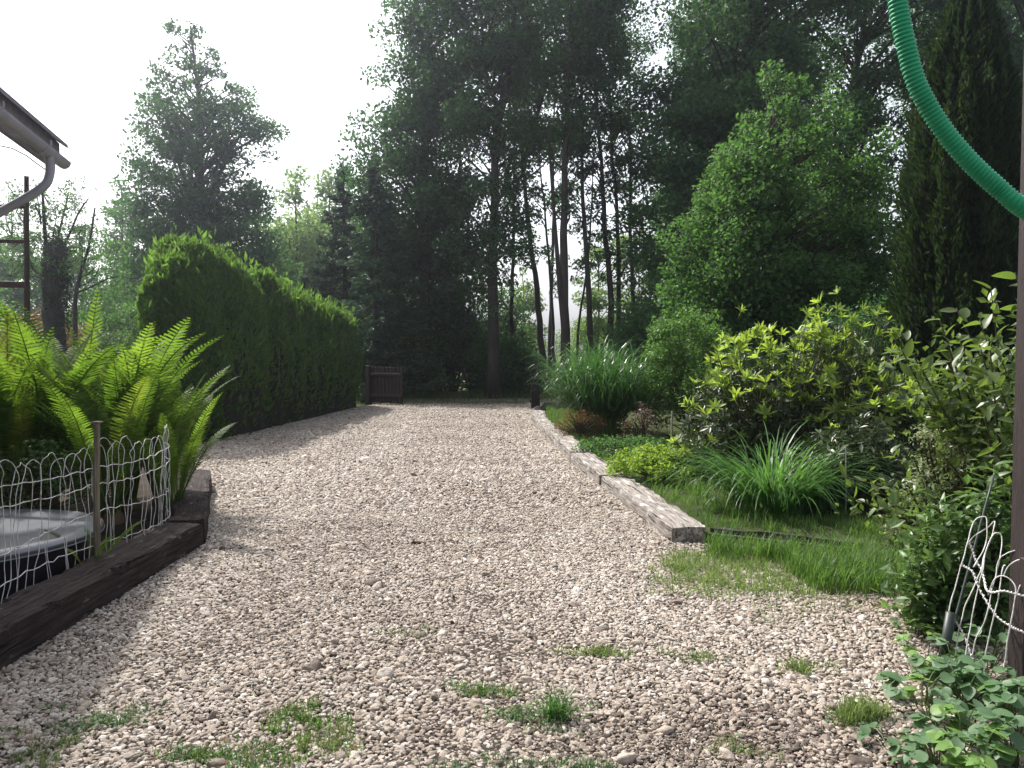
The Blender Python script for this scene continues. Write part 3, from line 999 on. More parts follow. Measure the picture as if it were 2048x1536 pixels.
# big oak right of the trunks
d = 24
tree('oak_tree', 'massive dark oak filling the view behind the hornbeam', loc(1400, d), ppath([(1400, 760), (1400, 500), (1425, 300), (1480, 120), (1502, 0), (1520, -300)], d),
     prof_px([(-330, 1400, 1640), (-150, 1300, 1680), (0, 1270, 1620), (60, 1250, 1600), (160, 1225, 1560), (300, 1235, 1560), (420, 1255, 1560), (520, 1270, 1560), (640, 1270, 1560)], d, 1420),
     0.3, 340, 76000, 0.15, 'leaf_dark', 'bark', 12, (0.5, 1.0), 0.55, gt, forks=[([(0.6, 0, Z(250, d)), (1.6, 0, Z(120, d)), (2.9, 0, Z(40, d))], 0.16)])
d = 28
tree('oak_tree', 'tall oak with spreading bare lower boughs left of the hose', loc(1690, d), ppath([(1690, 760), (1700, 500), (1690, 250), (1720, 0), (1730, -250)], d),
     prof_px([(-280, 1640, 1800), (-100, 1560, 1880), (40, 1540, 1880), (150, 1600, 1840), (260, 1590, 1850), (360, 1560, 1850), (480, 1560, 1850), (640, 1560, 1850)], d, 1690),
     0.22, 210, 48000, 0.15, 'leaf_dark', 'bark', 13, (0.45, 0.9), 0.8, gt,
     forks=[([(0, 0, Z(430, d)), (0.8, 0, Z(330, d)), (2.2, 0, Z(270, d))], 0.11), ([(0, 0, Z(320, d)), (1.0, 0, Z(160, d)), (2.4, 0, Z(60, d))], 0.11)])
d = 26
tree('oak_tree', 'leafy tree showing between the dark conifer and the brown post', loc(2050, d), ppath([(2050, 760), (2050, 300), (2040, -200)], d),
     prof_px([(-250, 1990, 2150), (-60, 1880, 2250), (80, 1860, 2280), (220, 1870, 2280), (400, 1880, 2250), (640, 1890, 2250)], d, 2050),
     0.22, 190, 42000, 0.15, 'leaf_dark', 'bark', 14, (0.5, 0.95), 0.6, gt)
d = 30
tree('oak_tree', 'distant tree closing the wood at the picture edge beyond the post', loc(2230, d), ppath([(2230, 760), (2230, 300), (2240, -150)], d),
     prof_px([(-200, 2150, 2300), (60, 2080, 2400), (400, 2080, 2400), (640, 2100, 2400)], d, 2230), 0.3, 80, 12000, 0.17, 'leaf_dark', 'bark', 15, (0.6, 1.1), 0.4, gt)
# lighter hornbeam in front of the oak
d = 15
tree('hornbeam_tree', 'fresh green hornbeam, sunlit on its left flank, behind the rhododendrons', loc(1500, d), ppath([(1500, 760), (1505, 500), (1540, 250)], d),
     prof_px([(130, 1520, 1600), (200, 1490, 1680), (280, 1420, 1740), (370, 1390, 1780), (450, 1372, 1800), (540, 1350, 1800), (640, 1335, 1800), (730, 1345, 1790)], d, 1510),
     0.11, 300, 66000, 0.094, 'leaf_mid', 'bark', 16, (0.28, 0.58), 0.5, None, shell=0.45, depth=0.7)
def copy_tree(src, label, base, rz, s, group=gt):
    r = src.copy()
    col.objects.link(r)
    r.location, r.rotation_euler, r.scale = base, (0, 0, rz), (s, s, s)
    r["label"], r["group"] = label, group
    for ch in src.children:
        c = ch.copy()
        col.objects.link(c)
        c.parent = r
    return r


by = {o["label"]: o for o in bpy.data.objects if o.get("category") == 'tree'}
oak = by['massive dark oak filling the view behind the hornbeam']
ald = by['broad dense tree left of the tall forked trunk, crown touching the spruce']
slim = by['dark slim trunk rising behind the middle of the reed clump']
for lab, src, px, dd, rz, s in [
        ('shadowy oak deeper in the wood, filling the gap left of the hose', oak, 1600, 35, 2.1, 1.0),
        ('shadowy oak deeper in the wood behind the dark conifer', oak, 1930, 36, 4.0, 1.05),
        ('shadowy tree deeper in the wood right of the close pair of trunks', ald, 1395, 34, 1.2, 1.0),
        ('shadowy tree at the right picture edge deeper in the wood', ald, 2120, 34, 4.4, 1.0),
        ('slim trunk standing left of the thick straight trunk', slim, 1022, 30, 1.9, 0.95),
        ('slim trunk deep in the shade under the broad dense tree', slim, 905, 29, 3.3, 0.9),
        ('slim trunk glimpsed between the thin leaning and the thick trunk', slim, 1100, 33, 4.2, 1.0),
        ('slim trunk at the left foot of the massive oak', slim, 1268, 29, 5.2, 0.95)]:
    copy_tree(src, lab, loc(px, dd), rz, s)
# bright distant trees
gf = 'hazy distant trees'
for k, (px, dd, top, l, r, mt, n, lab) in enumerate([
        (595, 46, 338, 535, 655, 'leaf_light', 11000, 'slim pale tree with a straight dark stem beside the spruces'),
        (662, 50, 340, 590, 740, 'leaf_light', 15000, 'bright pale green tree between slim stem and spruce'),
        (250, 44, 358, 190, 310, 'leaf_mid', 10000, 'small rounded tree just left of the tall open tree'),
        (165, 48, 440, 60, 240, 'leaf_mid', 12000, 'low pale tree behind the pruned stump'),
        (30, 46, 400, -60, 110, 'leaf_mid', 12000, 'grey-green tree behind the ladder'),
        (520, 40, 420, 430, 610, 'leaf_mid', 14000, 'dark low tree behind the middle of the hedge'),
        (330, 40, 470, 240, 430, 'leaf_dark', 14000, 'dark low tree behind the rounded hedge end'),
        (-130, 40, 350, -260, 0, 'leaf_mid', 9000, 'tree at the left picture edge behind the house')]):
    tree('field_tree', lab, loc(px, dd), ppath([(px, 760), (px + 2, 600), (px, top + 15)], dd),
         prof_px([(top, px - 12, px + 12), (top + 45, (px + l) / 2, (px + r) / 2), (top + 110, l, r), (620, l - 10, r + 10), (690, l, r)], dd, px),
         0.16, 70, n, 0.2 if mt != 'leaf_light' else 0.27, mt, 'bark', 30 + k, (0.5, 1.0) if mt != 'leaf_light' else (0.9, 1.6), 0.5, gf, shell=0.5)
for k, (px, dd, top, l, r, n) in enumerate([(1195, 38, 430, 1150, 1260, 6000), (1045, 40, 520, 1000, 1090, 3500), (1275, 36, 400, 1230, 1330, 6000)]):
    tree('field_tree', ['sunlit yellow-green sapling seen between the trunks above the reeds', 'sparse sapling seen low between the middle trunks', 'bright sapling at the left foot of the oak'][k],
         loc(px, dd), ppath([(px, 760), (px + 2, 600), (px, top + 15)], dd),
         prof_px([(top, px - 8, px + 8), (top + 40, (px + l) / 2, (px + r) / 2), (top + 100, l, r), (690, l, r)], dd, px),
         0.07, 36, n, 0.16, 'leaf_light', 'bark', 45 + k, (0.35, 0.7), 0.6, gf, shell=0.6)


# spruces: whorls of drooping boughs carrying needle tufts
def spruce(name, label, base, H, R, seed, mat='needle', n=26000, z0=0.3, group='conifers left of the drive'):
    rng = np.random.default_rng(seed)
    root = thing(name, label, 'tree', base, group)
    v, f = tube(bez([(0, 0, 0), (0.03, 0, H * 0.5), (0, 0, H)], 14), np.linspace(0.16, 0.015, 14), 8)
    mk('trunk', v, f, M['bark'], root, True)
    br = MB()
    C, D = [], []
    zs = np.arange(z0, H * 0.985, 0.2)
    for zc in zs:
        for k in range(int(rng.integers(5, 8))):
            z = min(zc + rng.uniform(-0.25, 0.25), H * 0.985)
            L = R * (1 - z / H) ** 0.8 * (0.8 + 0.25 * math.sin(z * 2.3 + k))
            a = rng.uniform(0, 2 * math.pi)
            l = L * rng.uniform(0.55, 1.15) + 0.08
            u = np.array((math.cos(a), math.sin(a), 0))
            q = bez([(0, 0, z), u * l * 0.55 + (0, 0, z - l * 0.16), u * l + (0, 0, z - l * 0.12 + 0.05 * l)], 8)
            v, f = tube(q, np.linspace(0.018, 0.005, 8), 4, False)
            br.add(v, f)
            m = int(14 + 58 * l)
            t = rng.uniform(0.12, 1, m) ** 0.8
            p = np.column_stack([np.interp(t, np.linspace(0, 1, 8), q[:, i]) for i in range(3)])
            sd = rng.choice((-1, 1), m)[:, None] * np.array((-u[1], u[0], 0))
            ww = rng.uniform(0, 0.42, m)[:, None] * l * (1.1 - t[:, None])
            p = p + sd * ww + np.array((0, 0, -1)) * (rng.uniform(0, 0.3, m) ** 1.5)[:, None]
            C.append(p)
            D.append(u * 0.8 + sd * 0.7 + np.array((0, 0, -0.15)))
    tag(br.build('boughs', M['bark'], root), kind='stuff')
    C, D = np.concatenate(C), np.concatenate(D)
    C = np.repeat(C, 2, 0) + rng.normal(0, 0.03, (len(C) * 2, 3))
    v, f = leaf_quads(C, 0.17, rng, 0.26, D=np.repeat(D, 2, 0), spread=0.35)
    tag(mk('crown', v, f, M[mat], root), kind='stuff')
    return root


d = 24.5
spruce('spruce_tree', 'dark spruce beside the gate with drooping boughs', loc(752, d), Z(325, d), 2.5, 51)
d = 29
spruce('spruce_tree', 'paler slim spruce behind the end of the hedge', loc(690, d), Z(318, d), 2.4, 52)
d = 26
spruce('spruce_tree', 'low spruce tip peeping over the hedge', loc(610, d), Z(548, d), 1.3, 53)


# thuja column on the right
def column(name, label, base, H, rows, seed, n, mat, leaf=0.12):
    rng = np.random.default_rng(seed)
    root = thing(name, label, 'tree', base)
    rows = np.asarray(rows, float)
    na, nz = 40, 60
    zz = np.linspace(0.05, H, nz)
    aa = np.arange(na) * 2 * math.pi / na
    def radius(a, z):
        r = np.interp(z, rows[:, 0], rows[:, 1])
        q = np.stack((np.cos(a) * 2, np.sin(a) * 2, z * 1.1), -1)
        return r * (1 + 0.16 * wob(q * (1, 1, 0.6), 1.9, seed) + 0.15 * wob(q * (1.6, 1.6, 0.8), 4.2, seed + 2))
    A, Zg = np.meshgrid(aa, zz)
    r = radius(A, Zg) * 0.86
    V = np.stack((np.cos(A) * r, np.sin(A) * r, Zg), -1).reshape(-1, 3)
    i = np.arange(nz - 1)[:, None] * na
    j = np.arange(na)[None, :]
    k = (j + 1) % na
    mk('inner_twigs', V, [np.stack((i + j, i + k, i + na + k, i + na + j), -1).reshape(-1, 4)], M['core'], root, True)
    v, f = tube(np.array([(0, 0, 0), (0, 0, H * 0.8)]), (0.1, 0.02), 8)
    mk('trunk', v, f, M['bark'], root, True)
    z = rng.uniform(0.05, H, n)
    a = rng.uniform(0, 2 * math.pi, n)
    # sprays gather into upright plumes
    plume = rng.uniform(0, 1, n)
    rr = radius(a, z) * (0.84 + 0.26 * plume ** 1.7)
    C = np.stack((np.cos(a) * rr, np.sin(a) * rr, z), -1)
    nrm = np.stack((np.cos(a), np.sin(a), 0 * a), -1)
    v, f = leaf_quads(C, leaf, rng, 0.34, D=nrm * 0.55 + (0, 0, 0.85), spread=0.32)
    tag(mk('crown', v, f, M[mat], root), kind='stuff')
    return root


d = 10.5
column('thuja_tree', 'tall nearly black columnar conifer behind the green hose', loc(1922, d), Z(-70, d),
       [(0, 0.74), (Z(620, d), 0.76), (Z(430, d), 0.74), (Z(300, d), 0.64), (Z(180, d), 0.52), (Z(90, d), 0.4), (Z(0, d), 0.25), (Z(-70, d), 0.03)], 61, 48000, 'thuja_dark', 0.11)

# the clipped hedge
def hedge():
    rng = np.random.default_rng(71)
    A, B = np.array((-5.50, 12.45)), np.array((-4.58, 21.9))
    root = thing('hedge', 'long clipped conifer hedge, high rounded end nearest, along the drive', 'hedge', (A[0], A[1], 0))
    L = np.linalg.norm(B - A)
    u = (B - A) / L
    nr = np.array((u[1], -u[0]))

    def surf(t, a, k=1.0):
        """t 0..1 along, a 0..pi across (0 = drive side)"""
        e0, e1 = np.clip(t * L / 1.0, 0, 1), np.clip((1 - t) * L / 0.7, 0, 1)
        e = np.sqrt(np.clip(1 - (1 - np.minimum(e0, e1)) ** 2, 0, 1))
        hw = 0.66 * e
        Hh = np.interp(t, (0, 0.07, 0.3, 0.6, 1), (3.1, 3.3, 3.0, 2.72, 2.42)) * (0.66 + 0.34 * e ** 0.7)
        ca, sa = np.cos(a), np.sin(a)
        x = hw * np.sign(ca) * np.abs(ca) ** 0.5
        z = Hh * np.abs(sa) ** 0.6
        p = np.stack((t * L, x, z), -1)
        bump = 0.05 * np.sin(t * L * 2 * math.pi / 0.8 + 2.5 * np.sin(t * 9)) * (1 - 0.5 * z / Hh) + 0.10 * wob(p, 1.9, 1) + 0.075 * wob(p, 4.6, 4)
        x = x * k + np.sign(ca) * bump * np.abs(ca) ** 0.3 * e
        z = z * (1 - (1 - k) * 0.6) + bump * np.abs(sa)
        s = t * L + (1 - k) * 0.5 * (t < 0.05)
        return np.stack((u[0] * s + nr[0] * x, u[1] * s + nr[1] * x, np.maximum(z, 0)), -1)
    nt_, na = 120, 40
    tt = np.concatenate((np.linspace(0, 0.1, 30), np.linspace(0.1, 0.93, 70)[1:], np.linspace(0.93, 1, 22)[1:]))
    T, Aa = np.meshgrid(tt, np.linspace(0, math.pi, na), indexing='ij')
    nt_ = len(tt)
    V = surf(T, Aa, 0.8).reshape(-1, 3)
    i = np.arange(nt_ - 1)[:, None] * na
    j = np.arange(na - 1)[None, :]
    F = np.stack((i + j, i + j + 1, i + na + j + 1, i + na + j), -1).reshape(-1, 4)
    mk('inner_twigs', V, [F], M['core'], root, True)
    n = 92000
    t, a = rng.uniform(0, 1, n), rng.uniform(0, 1, n) ** 0.8 * math.pi
    a[: n // 4] = rng.normal(1.45, 0.42, n // 4).clip(0.05, 3.0)
    t[-22000:] = rng.uniform(0, 1, 22000) ** 2 * 0.105
    a[-22000:] = rng.uniform(0, math.pi, 22000)
    p, q = surf(t, a, 1.0), surf(t, a, 0.8)
    out = unit(p - q + 1e-6)
    front = np.exp(-t * L / 0.35)[:, None]
    out = unit(out + front * np.array((-u[0], -u[1], 0)) * 1.2)
    C = q + (p - q) * (0.25 + 0.85 * rng.uniform(0, 1, n) ** 0.7)[:, None]
    # looser shoots standing out of the clipped face
    m = n // 12
    C[:m] += out[:m] * (rng.exponential(0.05, m) * (0.4 + (a[:m] > 0.7)))[:, None]
    v, f = leaf_quads(C, 0.16, rng, 0.3, D=out * 0.8 + (0, 0, 0.7), spread=0.42)
    tag(mk('foliage', v, f, M['thuja'], root), kind='stuff')
    for s in np.arange(0.5, L - 0.4, 0.62):
        b = u * s
        v, f = tube(np.array([(b[0], b[1], 0), (b[0], b[1], 1.6)]), (0.035, 0.02), 6)
        mk('stem', v, f, M['bark'], root, True)


hedge()


# ------------------------------------------------------------------ shrubs
def bush(name, label, base, w, dpt, h, n_clump, n_leaf, leaf, lmat, seed, cr=(0.18, 0.35), aspect=0.55, group=None, z_low=0.1, stems=7, cat='shrub', flat=0.75, smat='stem', dome=0.6):
    rng = np.random.default_rng(seed)
    root = thing(name, label, cat, base, group)
    st = MB()
    C = []
    while len(C) < n_clump:
        a, r = rng.uniform(0, 2 * math.pi), rng.uniform(0, 1) ** 0.5
        z = rng.uniform(z_low, 1)
        if z > (1 - r ** 2.2) ** 0.5 + 0.04 or z < 0.6 * ((1 - r ** 2) ** 0.5) * (rng.uniform() < dome):
            continue
        C.append((math.cos(a) * r * w / 2 * (0.75 + 0.25 * min(1, z * 3)), math.sin(a) * r * dpt / 2, z * h))
    C = np.array(C)
    R = rng.uniform(*cr, n_clump)
    for c in C[:: max(1, n_clump // (stems * 6))]:
        q = bez([(c[0] * 0.1, c[1] * 0.1, 0), (c[0] * 0.4, c[1] * 0.4, c[2] * 0.6), c], 6)
        v, f = tube(q, np.linspace(0.014, 0.005, 6), 5, False)
        st.add(v, f)
    tag(st.build('stems', M[smat], root), kind='stuff')
    cnt = np.maximum((n_leaf * R ** 2 / (R ** 2).sum()).astype(int), 2)
    idx = np.repeat(np.arange(n_clump), cnt)
    dd = unit(rng.normal(size=(len(idx), 3)))
    pos = C[idx] + dd * (R[idx] * rng.uniform(0, 1, len(idx)) ** 0.45)[:, None] * (1, 1, flat)
    pos[:, 2] = np.maximum(pos[:, 2], 0.03)
    v, f = leaf_quads(pos, leaf, rng, aspect, up=0.9)
    tag(mk('foliage', v, f, M[lmat], root), kind='stuff')
    return root


gu = 'dark undergrowth at the edge of the wood'
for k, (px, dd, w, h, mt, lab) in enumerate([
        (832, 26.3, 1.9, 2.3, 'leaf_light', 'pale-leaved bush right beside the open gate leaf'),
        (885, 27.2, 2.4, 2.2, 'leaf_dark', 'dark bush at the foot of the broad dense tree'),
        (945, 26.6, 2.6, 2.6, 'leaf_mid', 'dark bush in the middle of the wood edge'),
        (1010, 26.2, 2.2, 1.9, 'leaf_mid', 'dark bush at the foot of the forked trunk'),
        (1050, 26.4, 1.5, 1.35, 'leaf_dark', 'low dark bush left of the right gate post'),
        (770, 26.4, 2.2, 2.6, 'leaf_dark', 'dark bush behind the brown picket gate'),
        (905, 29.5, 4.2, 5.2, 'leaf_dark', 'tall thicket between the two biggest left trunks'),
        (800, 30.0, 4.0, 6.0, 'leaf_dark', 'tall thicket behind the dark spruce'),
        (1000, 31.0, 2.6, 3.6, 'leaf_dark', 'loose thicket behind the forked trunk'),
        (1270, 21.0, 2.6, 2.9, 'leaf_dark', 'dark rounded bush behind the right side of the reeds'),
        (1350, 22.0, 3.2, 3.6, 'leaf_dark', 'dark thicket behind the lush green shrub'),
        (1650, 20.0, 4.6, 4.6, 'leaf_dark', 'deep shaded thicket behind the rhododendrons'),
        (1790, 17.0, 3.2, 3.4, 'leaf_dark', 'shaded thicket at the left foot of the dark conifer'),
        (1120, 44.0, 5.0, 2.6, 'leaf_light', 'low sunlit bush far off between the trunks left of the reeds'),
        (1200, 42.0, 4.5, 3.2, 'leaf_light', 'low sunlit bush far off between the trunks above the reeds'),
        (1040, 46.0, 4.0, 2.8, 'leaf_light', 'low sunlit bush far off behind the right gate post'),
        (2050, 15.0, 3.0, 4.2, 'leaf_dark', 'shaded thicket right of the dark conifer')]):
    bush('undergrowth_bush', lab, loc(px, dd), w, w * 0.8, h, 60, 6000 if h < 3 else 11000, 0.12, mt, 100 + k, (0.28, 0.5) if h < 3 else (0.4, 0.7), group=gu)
for k, (px, dd, w, h) in enumerate([(60, 26, 5, 2.6), (200, 28, 5, 3.2), (-60, 22, 4, 3.0), (340, 30, 5, 3.5)]):
    bush('undergrowth_bush', ['brownish bush behind the ladder foot', 'grey-green bush between pruned tree and hedge', 'bush beside the house gable at the left edge', 'bush behind the near end of the hedge'][k],
         loc(px, dd), w, 2.5, h, 60, 9000, 0.13, 'leaf_mid' if k else 'rust', 120 + k, (0.35, 0.6), group='bushes behind the ferns')

# lush shrub between reeds and rhododendron
bush('lush_shrub', 'lush mid-green leafy shrub between the reed clump and the rhododendron', (X(1385, 13), 13, 0.07), 1.9, 1.5, Z(625, 13) - 0.07, 130, 15000, 0.06, 'leaf_shrub', 140, (0.14, 0.28))
bush('small_leaved_shrub', 'dark small-leaved shrub behind the rhododendron top', (X(1700, 11.5), 11.5, 0.07), 2.2, 1.6, 2.1, 90, 10000, 0.055, 'leaf_dark', 141, (0.16, 0.3))
bush('pale_shrub', 'pale variegated small-leaved shrub among the glossy broad leaves', (X(1895, 4.75), 4.75, 0.0), 0.62, 0.4, 1.1, 70, 4200, 0.026, 'pale', 142, (0.06, 0.13), 0.5, z_low=0.35)
bush('rust_shrub', 'small rusty brown shrub beside the farthest sleepers', (*G(1160, 880, 0.07)[:2], 0.07), 0.75, 0.6, 0.52, 60, 3200, 0.026, 'rust', 143, (0.07, 0.13))
bush('purple_shrub', 'sparse purple-leaved shrub in the shade beneath the reeds', (*G(1285, 893, 0.07)[:2], 0.07), 0.7, 0.5, 0.62, 30, 700, 0.04, 'purple', 144, (0.08, 0.16))
bush('golden_plant', 'bright golden-green low mound of small leaves on the lawn', (*G(1315, 962, 0.07)[:2], 0.07), 1.15, 0.95, 0.36, 130, 6500, 0.035, 'gold', 145, (0.06, 0.11), 0.7, cat='plant', smat='green_stem', z_low=0.25)
bush('low_ground_cover', 'dark green low ground cover behind the golden mound', (*G(1260, 912, 0.07)[:2], 0.07), 1.6, 1.1, 0.22, 80, 4000, 0.04, 'leaf_mid', 146, (0.08, 0.14), 0.7, cat='plant', smat='green_stem')


# reeds and strap-leaved clumps
def clump(name, label, base, n, r, length, width, lean, mat, seed, segs=7, droop=1.0, cat='plant', arc=(0.05, 0.75, 1.2, 2.6)):
    rng = np.random.default_rng(seed)
    root = thing(name, label, cat, base)
    a, q = rng.uniform(0, 2 * math.pi, n), rng.uniform(0, 1, n) ** 0.5
    B = np.stack((np.cos(a) * q * r, np.sin(a) * q * r, 0 * a), -1)
    out = np.stack((np.cos(a), np.sin(a), 0 * a), -1)
    L = rng.uniform(*length, n)
    v, f = blades(B, L, rng.uniform(*width, n), rng, lean, segs, out, droop, 0.72, arc)
    tag(mk('blades', v, f, M[mat], root), kind='stuff')
    return root


def reeds(base, seed):
    """tall grass: upright stalks, each carrying arching blades"""
    rng = np.random.default_rng(seed)
    root = thing('reed_grass', 'tall clump of arching reed grass beside the drive end', 'grass clump', base)
    n = 250
    a, q = rng.uniform(0, 2 * math.pi, n), rng.uniform(0, 1, n) ** 0.5
    st = MB()
    B, O, L = [], [], []
    for i in range(n):
        o = np.array((math.cos(a[i]), math.sin(a[i]), 0))
        h = rng.uniform(0.8, 1.5) * (1 - 0.35 * q[i] ** 2)
        tip = o * (q[i] * 0.45 + q[i] * 0.75 * rng.uniform(0.5, 1.2)) + (0, 0, h)
        c = bez([o * q[i] * 0.42, o * q[i] * 0.5 + (0, 0, h * 0.5), tip], 7)
        v, f = tube(c, np.linspace(0.006, 0.003, 7), 4, False)
        st.add(v, f)
        for k in range(10):
            t = rng.uniform(0.3, 1.0)
            p = np.array([np.interp(t, np.linspace(0, 1, 7), c[:, j]) for j in range(3)])
            B.append(p); O.append(o + rng.normal(0, 0.7, 3)); L.append(rng.uniform(0.5, 1.0))
    tag(st.build('stalks', M['green_stem'], root), kind='stuff')
    v, f = blades(np.array(B), np.array(L), rng.uniform(0.013, 0.022, len(B)), rng, 1.35, 8, np.array(O), 1.25, 0.8, (0.15, 0.6, 2.0, 2.9))
    tag(mk('blades', v, f, M['reed'], root), kind='stuff')


reeds((X(1205, 13.6), 13.6, 0.07), 150)
clump('strap_leaf_clump', 'fountain of dark green strap leaves in front of the rhododendron', (X(1545, 7.1), 7.1, 0.07), 620, 0.30, (0.5, 1.12), (0.014, 0.026), 1.0, 'lily', 151, 9, 1.35, arc=(0.05, 0.7, 1.5, 3.0))
clump('strap_leaf_clump', 'smaller tuft of strap leaves at the right of the big fountain', (X(1640, 7.6), 7.6, 0.07), 160, 0.2, (0.5, 0.95), (0.012, 0.02), 1.0, 'lily', 152, 9, 1.3, arc=(0.1, 0.85, 1.5, 2.9))

# ------------------------------------------------------------------ leaf shapes
def leaf_shape(n=5, w=0.36, curl=0.12, fold=0.18, blunt=1.0):
    """one leaf along +X of length 1: a folded, curled strip tapering to both ends"""
    t = np.linspace(0, 1, n)
    hw = w * 0.5 * np.sin(np.pi * t ** blunt) ** 0.75
    mid = np.column_stack((t, 0 * t, -curl * t ** 2))
    L = mid + np.column_stack((0 * t, hw, fold * hw))
    R = mid + np.column_stack((0 * t, -hw, fold * hw))
    V = np.vstack((mid, L[1:-1], R[1:-1]))
    F4, F3 = [], []
    l0, r0 = n, n + n - 2
    F3 += [(0, 1, l0), (0, r0, 1), (n - 2, n - 1, l0 + n - 3), (n - 2, r0 + n - 3, n - 1)]
    for i in range(1, n - 2):
        F4 += [(i, i + 1, l0 + i, l0 + i - 1), (i, r0 + i - 1, r0 + i, i + 1)]
    return V, [np.array(F3), np.array(F4)] if F4 else [np.array(F3)]


def place(V, origin, D, N, s):
    D = unit(D)
    N = unit(N - D * np.dot(N, D))
    Tt = np.cross(N, D)
    return origin + s * (V[:, :1] * D + V[:, 1:2] * Tt + V[:, 2:3] * N)


# ------------------------------------------------------------------ ferns
def frond_mesh(k, mat, L=1.0, lean=(0.10, 0.95), wmax=0.155, pairs=46, sway=0.03):
    """ostrich-fern frond of length 1 standing on the origin and arching towards +X"""
    rng = np.random.default_rng(200 + k)
    n = 24
    t = np.linspace(0, 1, n)
    ang = lean[0] + (lean[1] - lean[0]) * t ** 2.2
    pts = np.zeros((n, 3))
    for i in range(1, n):
        pts[i] = pts[i - 1] + np.array((math.sin(ang[i]), 0.0, math.cos(ang[i]))) * L / (n - 1)
    pts[:, 1] += sway * t ** 2 + 0.015 * np.sin(t * 5 + k)
    mb = MB()
    v, f = tube(pts, np.linspace(0.007, 0.0015, n), 5, False)
    mb.add(v, f)
    base = np.array([(0, 0, 0), (0.5, 0.5, 0), (0.5, -0.5, 0), (1, 0, 0)])
    for s in np.linspace(0.10, 0.995, pairs):
        p = np.array([np.interp(s, t, pts[:, j]) for j in range(3)])
        a = np.interp(s, t, ang)
        T = np.array((math.sin(a), 0, math.cos(a)))
        Nn = np.array((-math.cos(a), 0, math.sin(a)))       # upper side of the blade
        w = wmax * min(1, (s / 0.55)) ** 1.1 * (1 - max(0, (s - 0.66) / 0.345)) ** 0.62
        if w < 0.006:
            continue
        for sd in (-1, 1):
            D = unit(np.array((0, sd, 0)) + T * rng.uniform(0.28, 0.42) + Nn * rng.uniform(0.05, 0.22))
            pw = 0.0155 * (0.6 + 0.4 * w / wmax)
            e = unit(T - D * np.dot(T, D))
            q = [p - e * pw * 0.5, p + e * pw * 0.5]
            for u_, ww in ((0.35, 0.9), (0.72, 0.62)):
                c = p + D * w * u_ - Nn * 0.10 * w * u_ ** 2
                q += [c - e * pw * ww * 0.5, c + e * pw * ww * 0.5]
            q.append(p + D * w - Nn * 0.16 * w + T * 0.06 * w)
            mb.add(q, [[(0, 1, 3, 2), (2, 3, 5, 4)], [(4, 5, 6)]])
    return mb.data('frond', mat)


FR = [frond_mesh(k, M['fern'], lean=((0.04, 0.5), (0.07, 0.68), (0.08, 0.85), (0.08, 1.05), (0.05, 0.3))[k % 5], wmax=(0.098, 0.105, 0.095, 0.09, 0.1, 0.085, 0.092, 0.1, 0.088)[k], sway=(0.02, -0.03, 0.05, 0.06, -0.02, -0.05, 0.03, -0.04, 0.07)[k]) for k in range(9)]


def fern(label, base, n, length, seed, bias=None, tilt=(0.02, 0.30), name='fern'):
    rng = np.random.default_rng(seed)
    root = thing(name, label, 'fern', base, 'ferns behind the wire fence')
    v, f = tube(bez([(0, 0, -0.02), (0.01, 0, 0.06), (0, 0, 0.13)], 6), (0.10, 0.11, 0.1, 0.08, 0.06, 0.03), 10)
    mk('crown_base', v, f, M['fern_dead'], root, True)
    for i in range(n):
        a = 2 * math.pi * i / n + rng.uniform(-0.3, 0.3)
        rank = rng.uniform()
        o = obj('frond', FR[int(rng.integers(0, 9))], root, (math.cos(a) * 0.06, math.sin(a) * 0.06, 0.08))
        ti = tilt[0] + (tilt[1] - tilt[0]) * rank
        o.rotation_euler = Euler((rng.normal(0, 0.10), ti, a), 'XYZ')
        o.scale = (length * rng.uniform(0.5, 1.04),) * 3
    return root


bz = 0.06
fern('big bright fern with the tallest frond, at the right of the clump', (X(250, 7.2), 7.2, bz), 40, 1.8, 301, tilt=(0.0, 0.24))
fern('broad fern standing behind the middle of the clump', (X(150, 7.9), 7.9, bz), 40, 1.95, 302, tilt=(0.0, 0.26))
fern('fern at the left picture edge behind the grey tub', (X(15, 6.9), 6.9, bz), 32, 1.72, 303, tilt=(0.0, 0.34))
fern('fern leaning over the brown sleeper and the gravel', (X(318, 7.4), 7.4, bz), 40, 1.42, 304, tilt=(0.0, 0.22))
fern('shorter fern in front, over the end of the wire fence', (X(215, 6.6), 6.6, bz), 34, 1.4, 305, tilt=(0.0, 0.34))
fern('fern behind the fence between tub and big bright fern', (X(90, 7.2), 7.2, bz), 32, 1.85, 306, tilt=(0.0, 0.34))
fern('low shaded fern beside the brown sleeper end', (X(340, 6.9), 6.9, bz), 26, 1.1, 307, tilt=(0.04, 0.34))
fern('small fern sprouting at the foot of the wooden stake', (X(175, 4.95), 4.95, 0.06), 6, 0.42, 308, tilt=(0.05, 0.5), name='small_fern')
bush('fern_undergrowth', 'pale leafy weeds behind the fern at the left edge', (X(10, 9.2), 9.2, 0.06), 1.6, 0.9, 1.75, 60, 3500, 0.05, 'leaf_light', 309, (0.14, 0.26), cat='plant')
bush('bed_weeds', 'small pale weeds growing behind the tub', (X(25, 6.2), 6.3, 0.06), 1.1, 0.5, 0.75, 50, 1800, 0.045, 'perennial', 310, (0.1, 0.18), cat='plant')

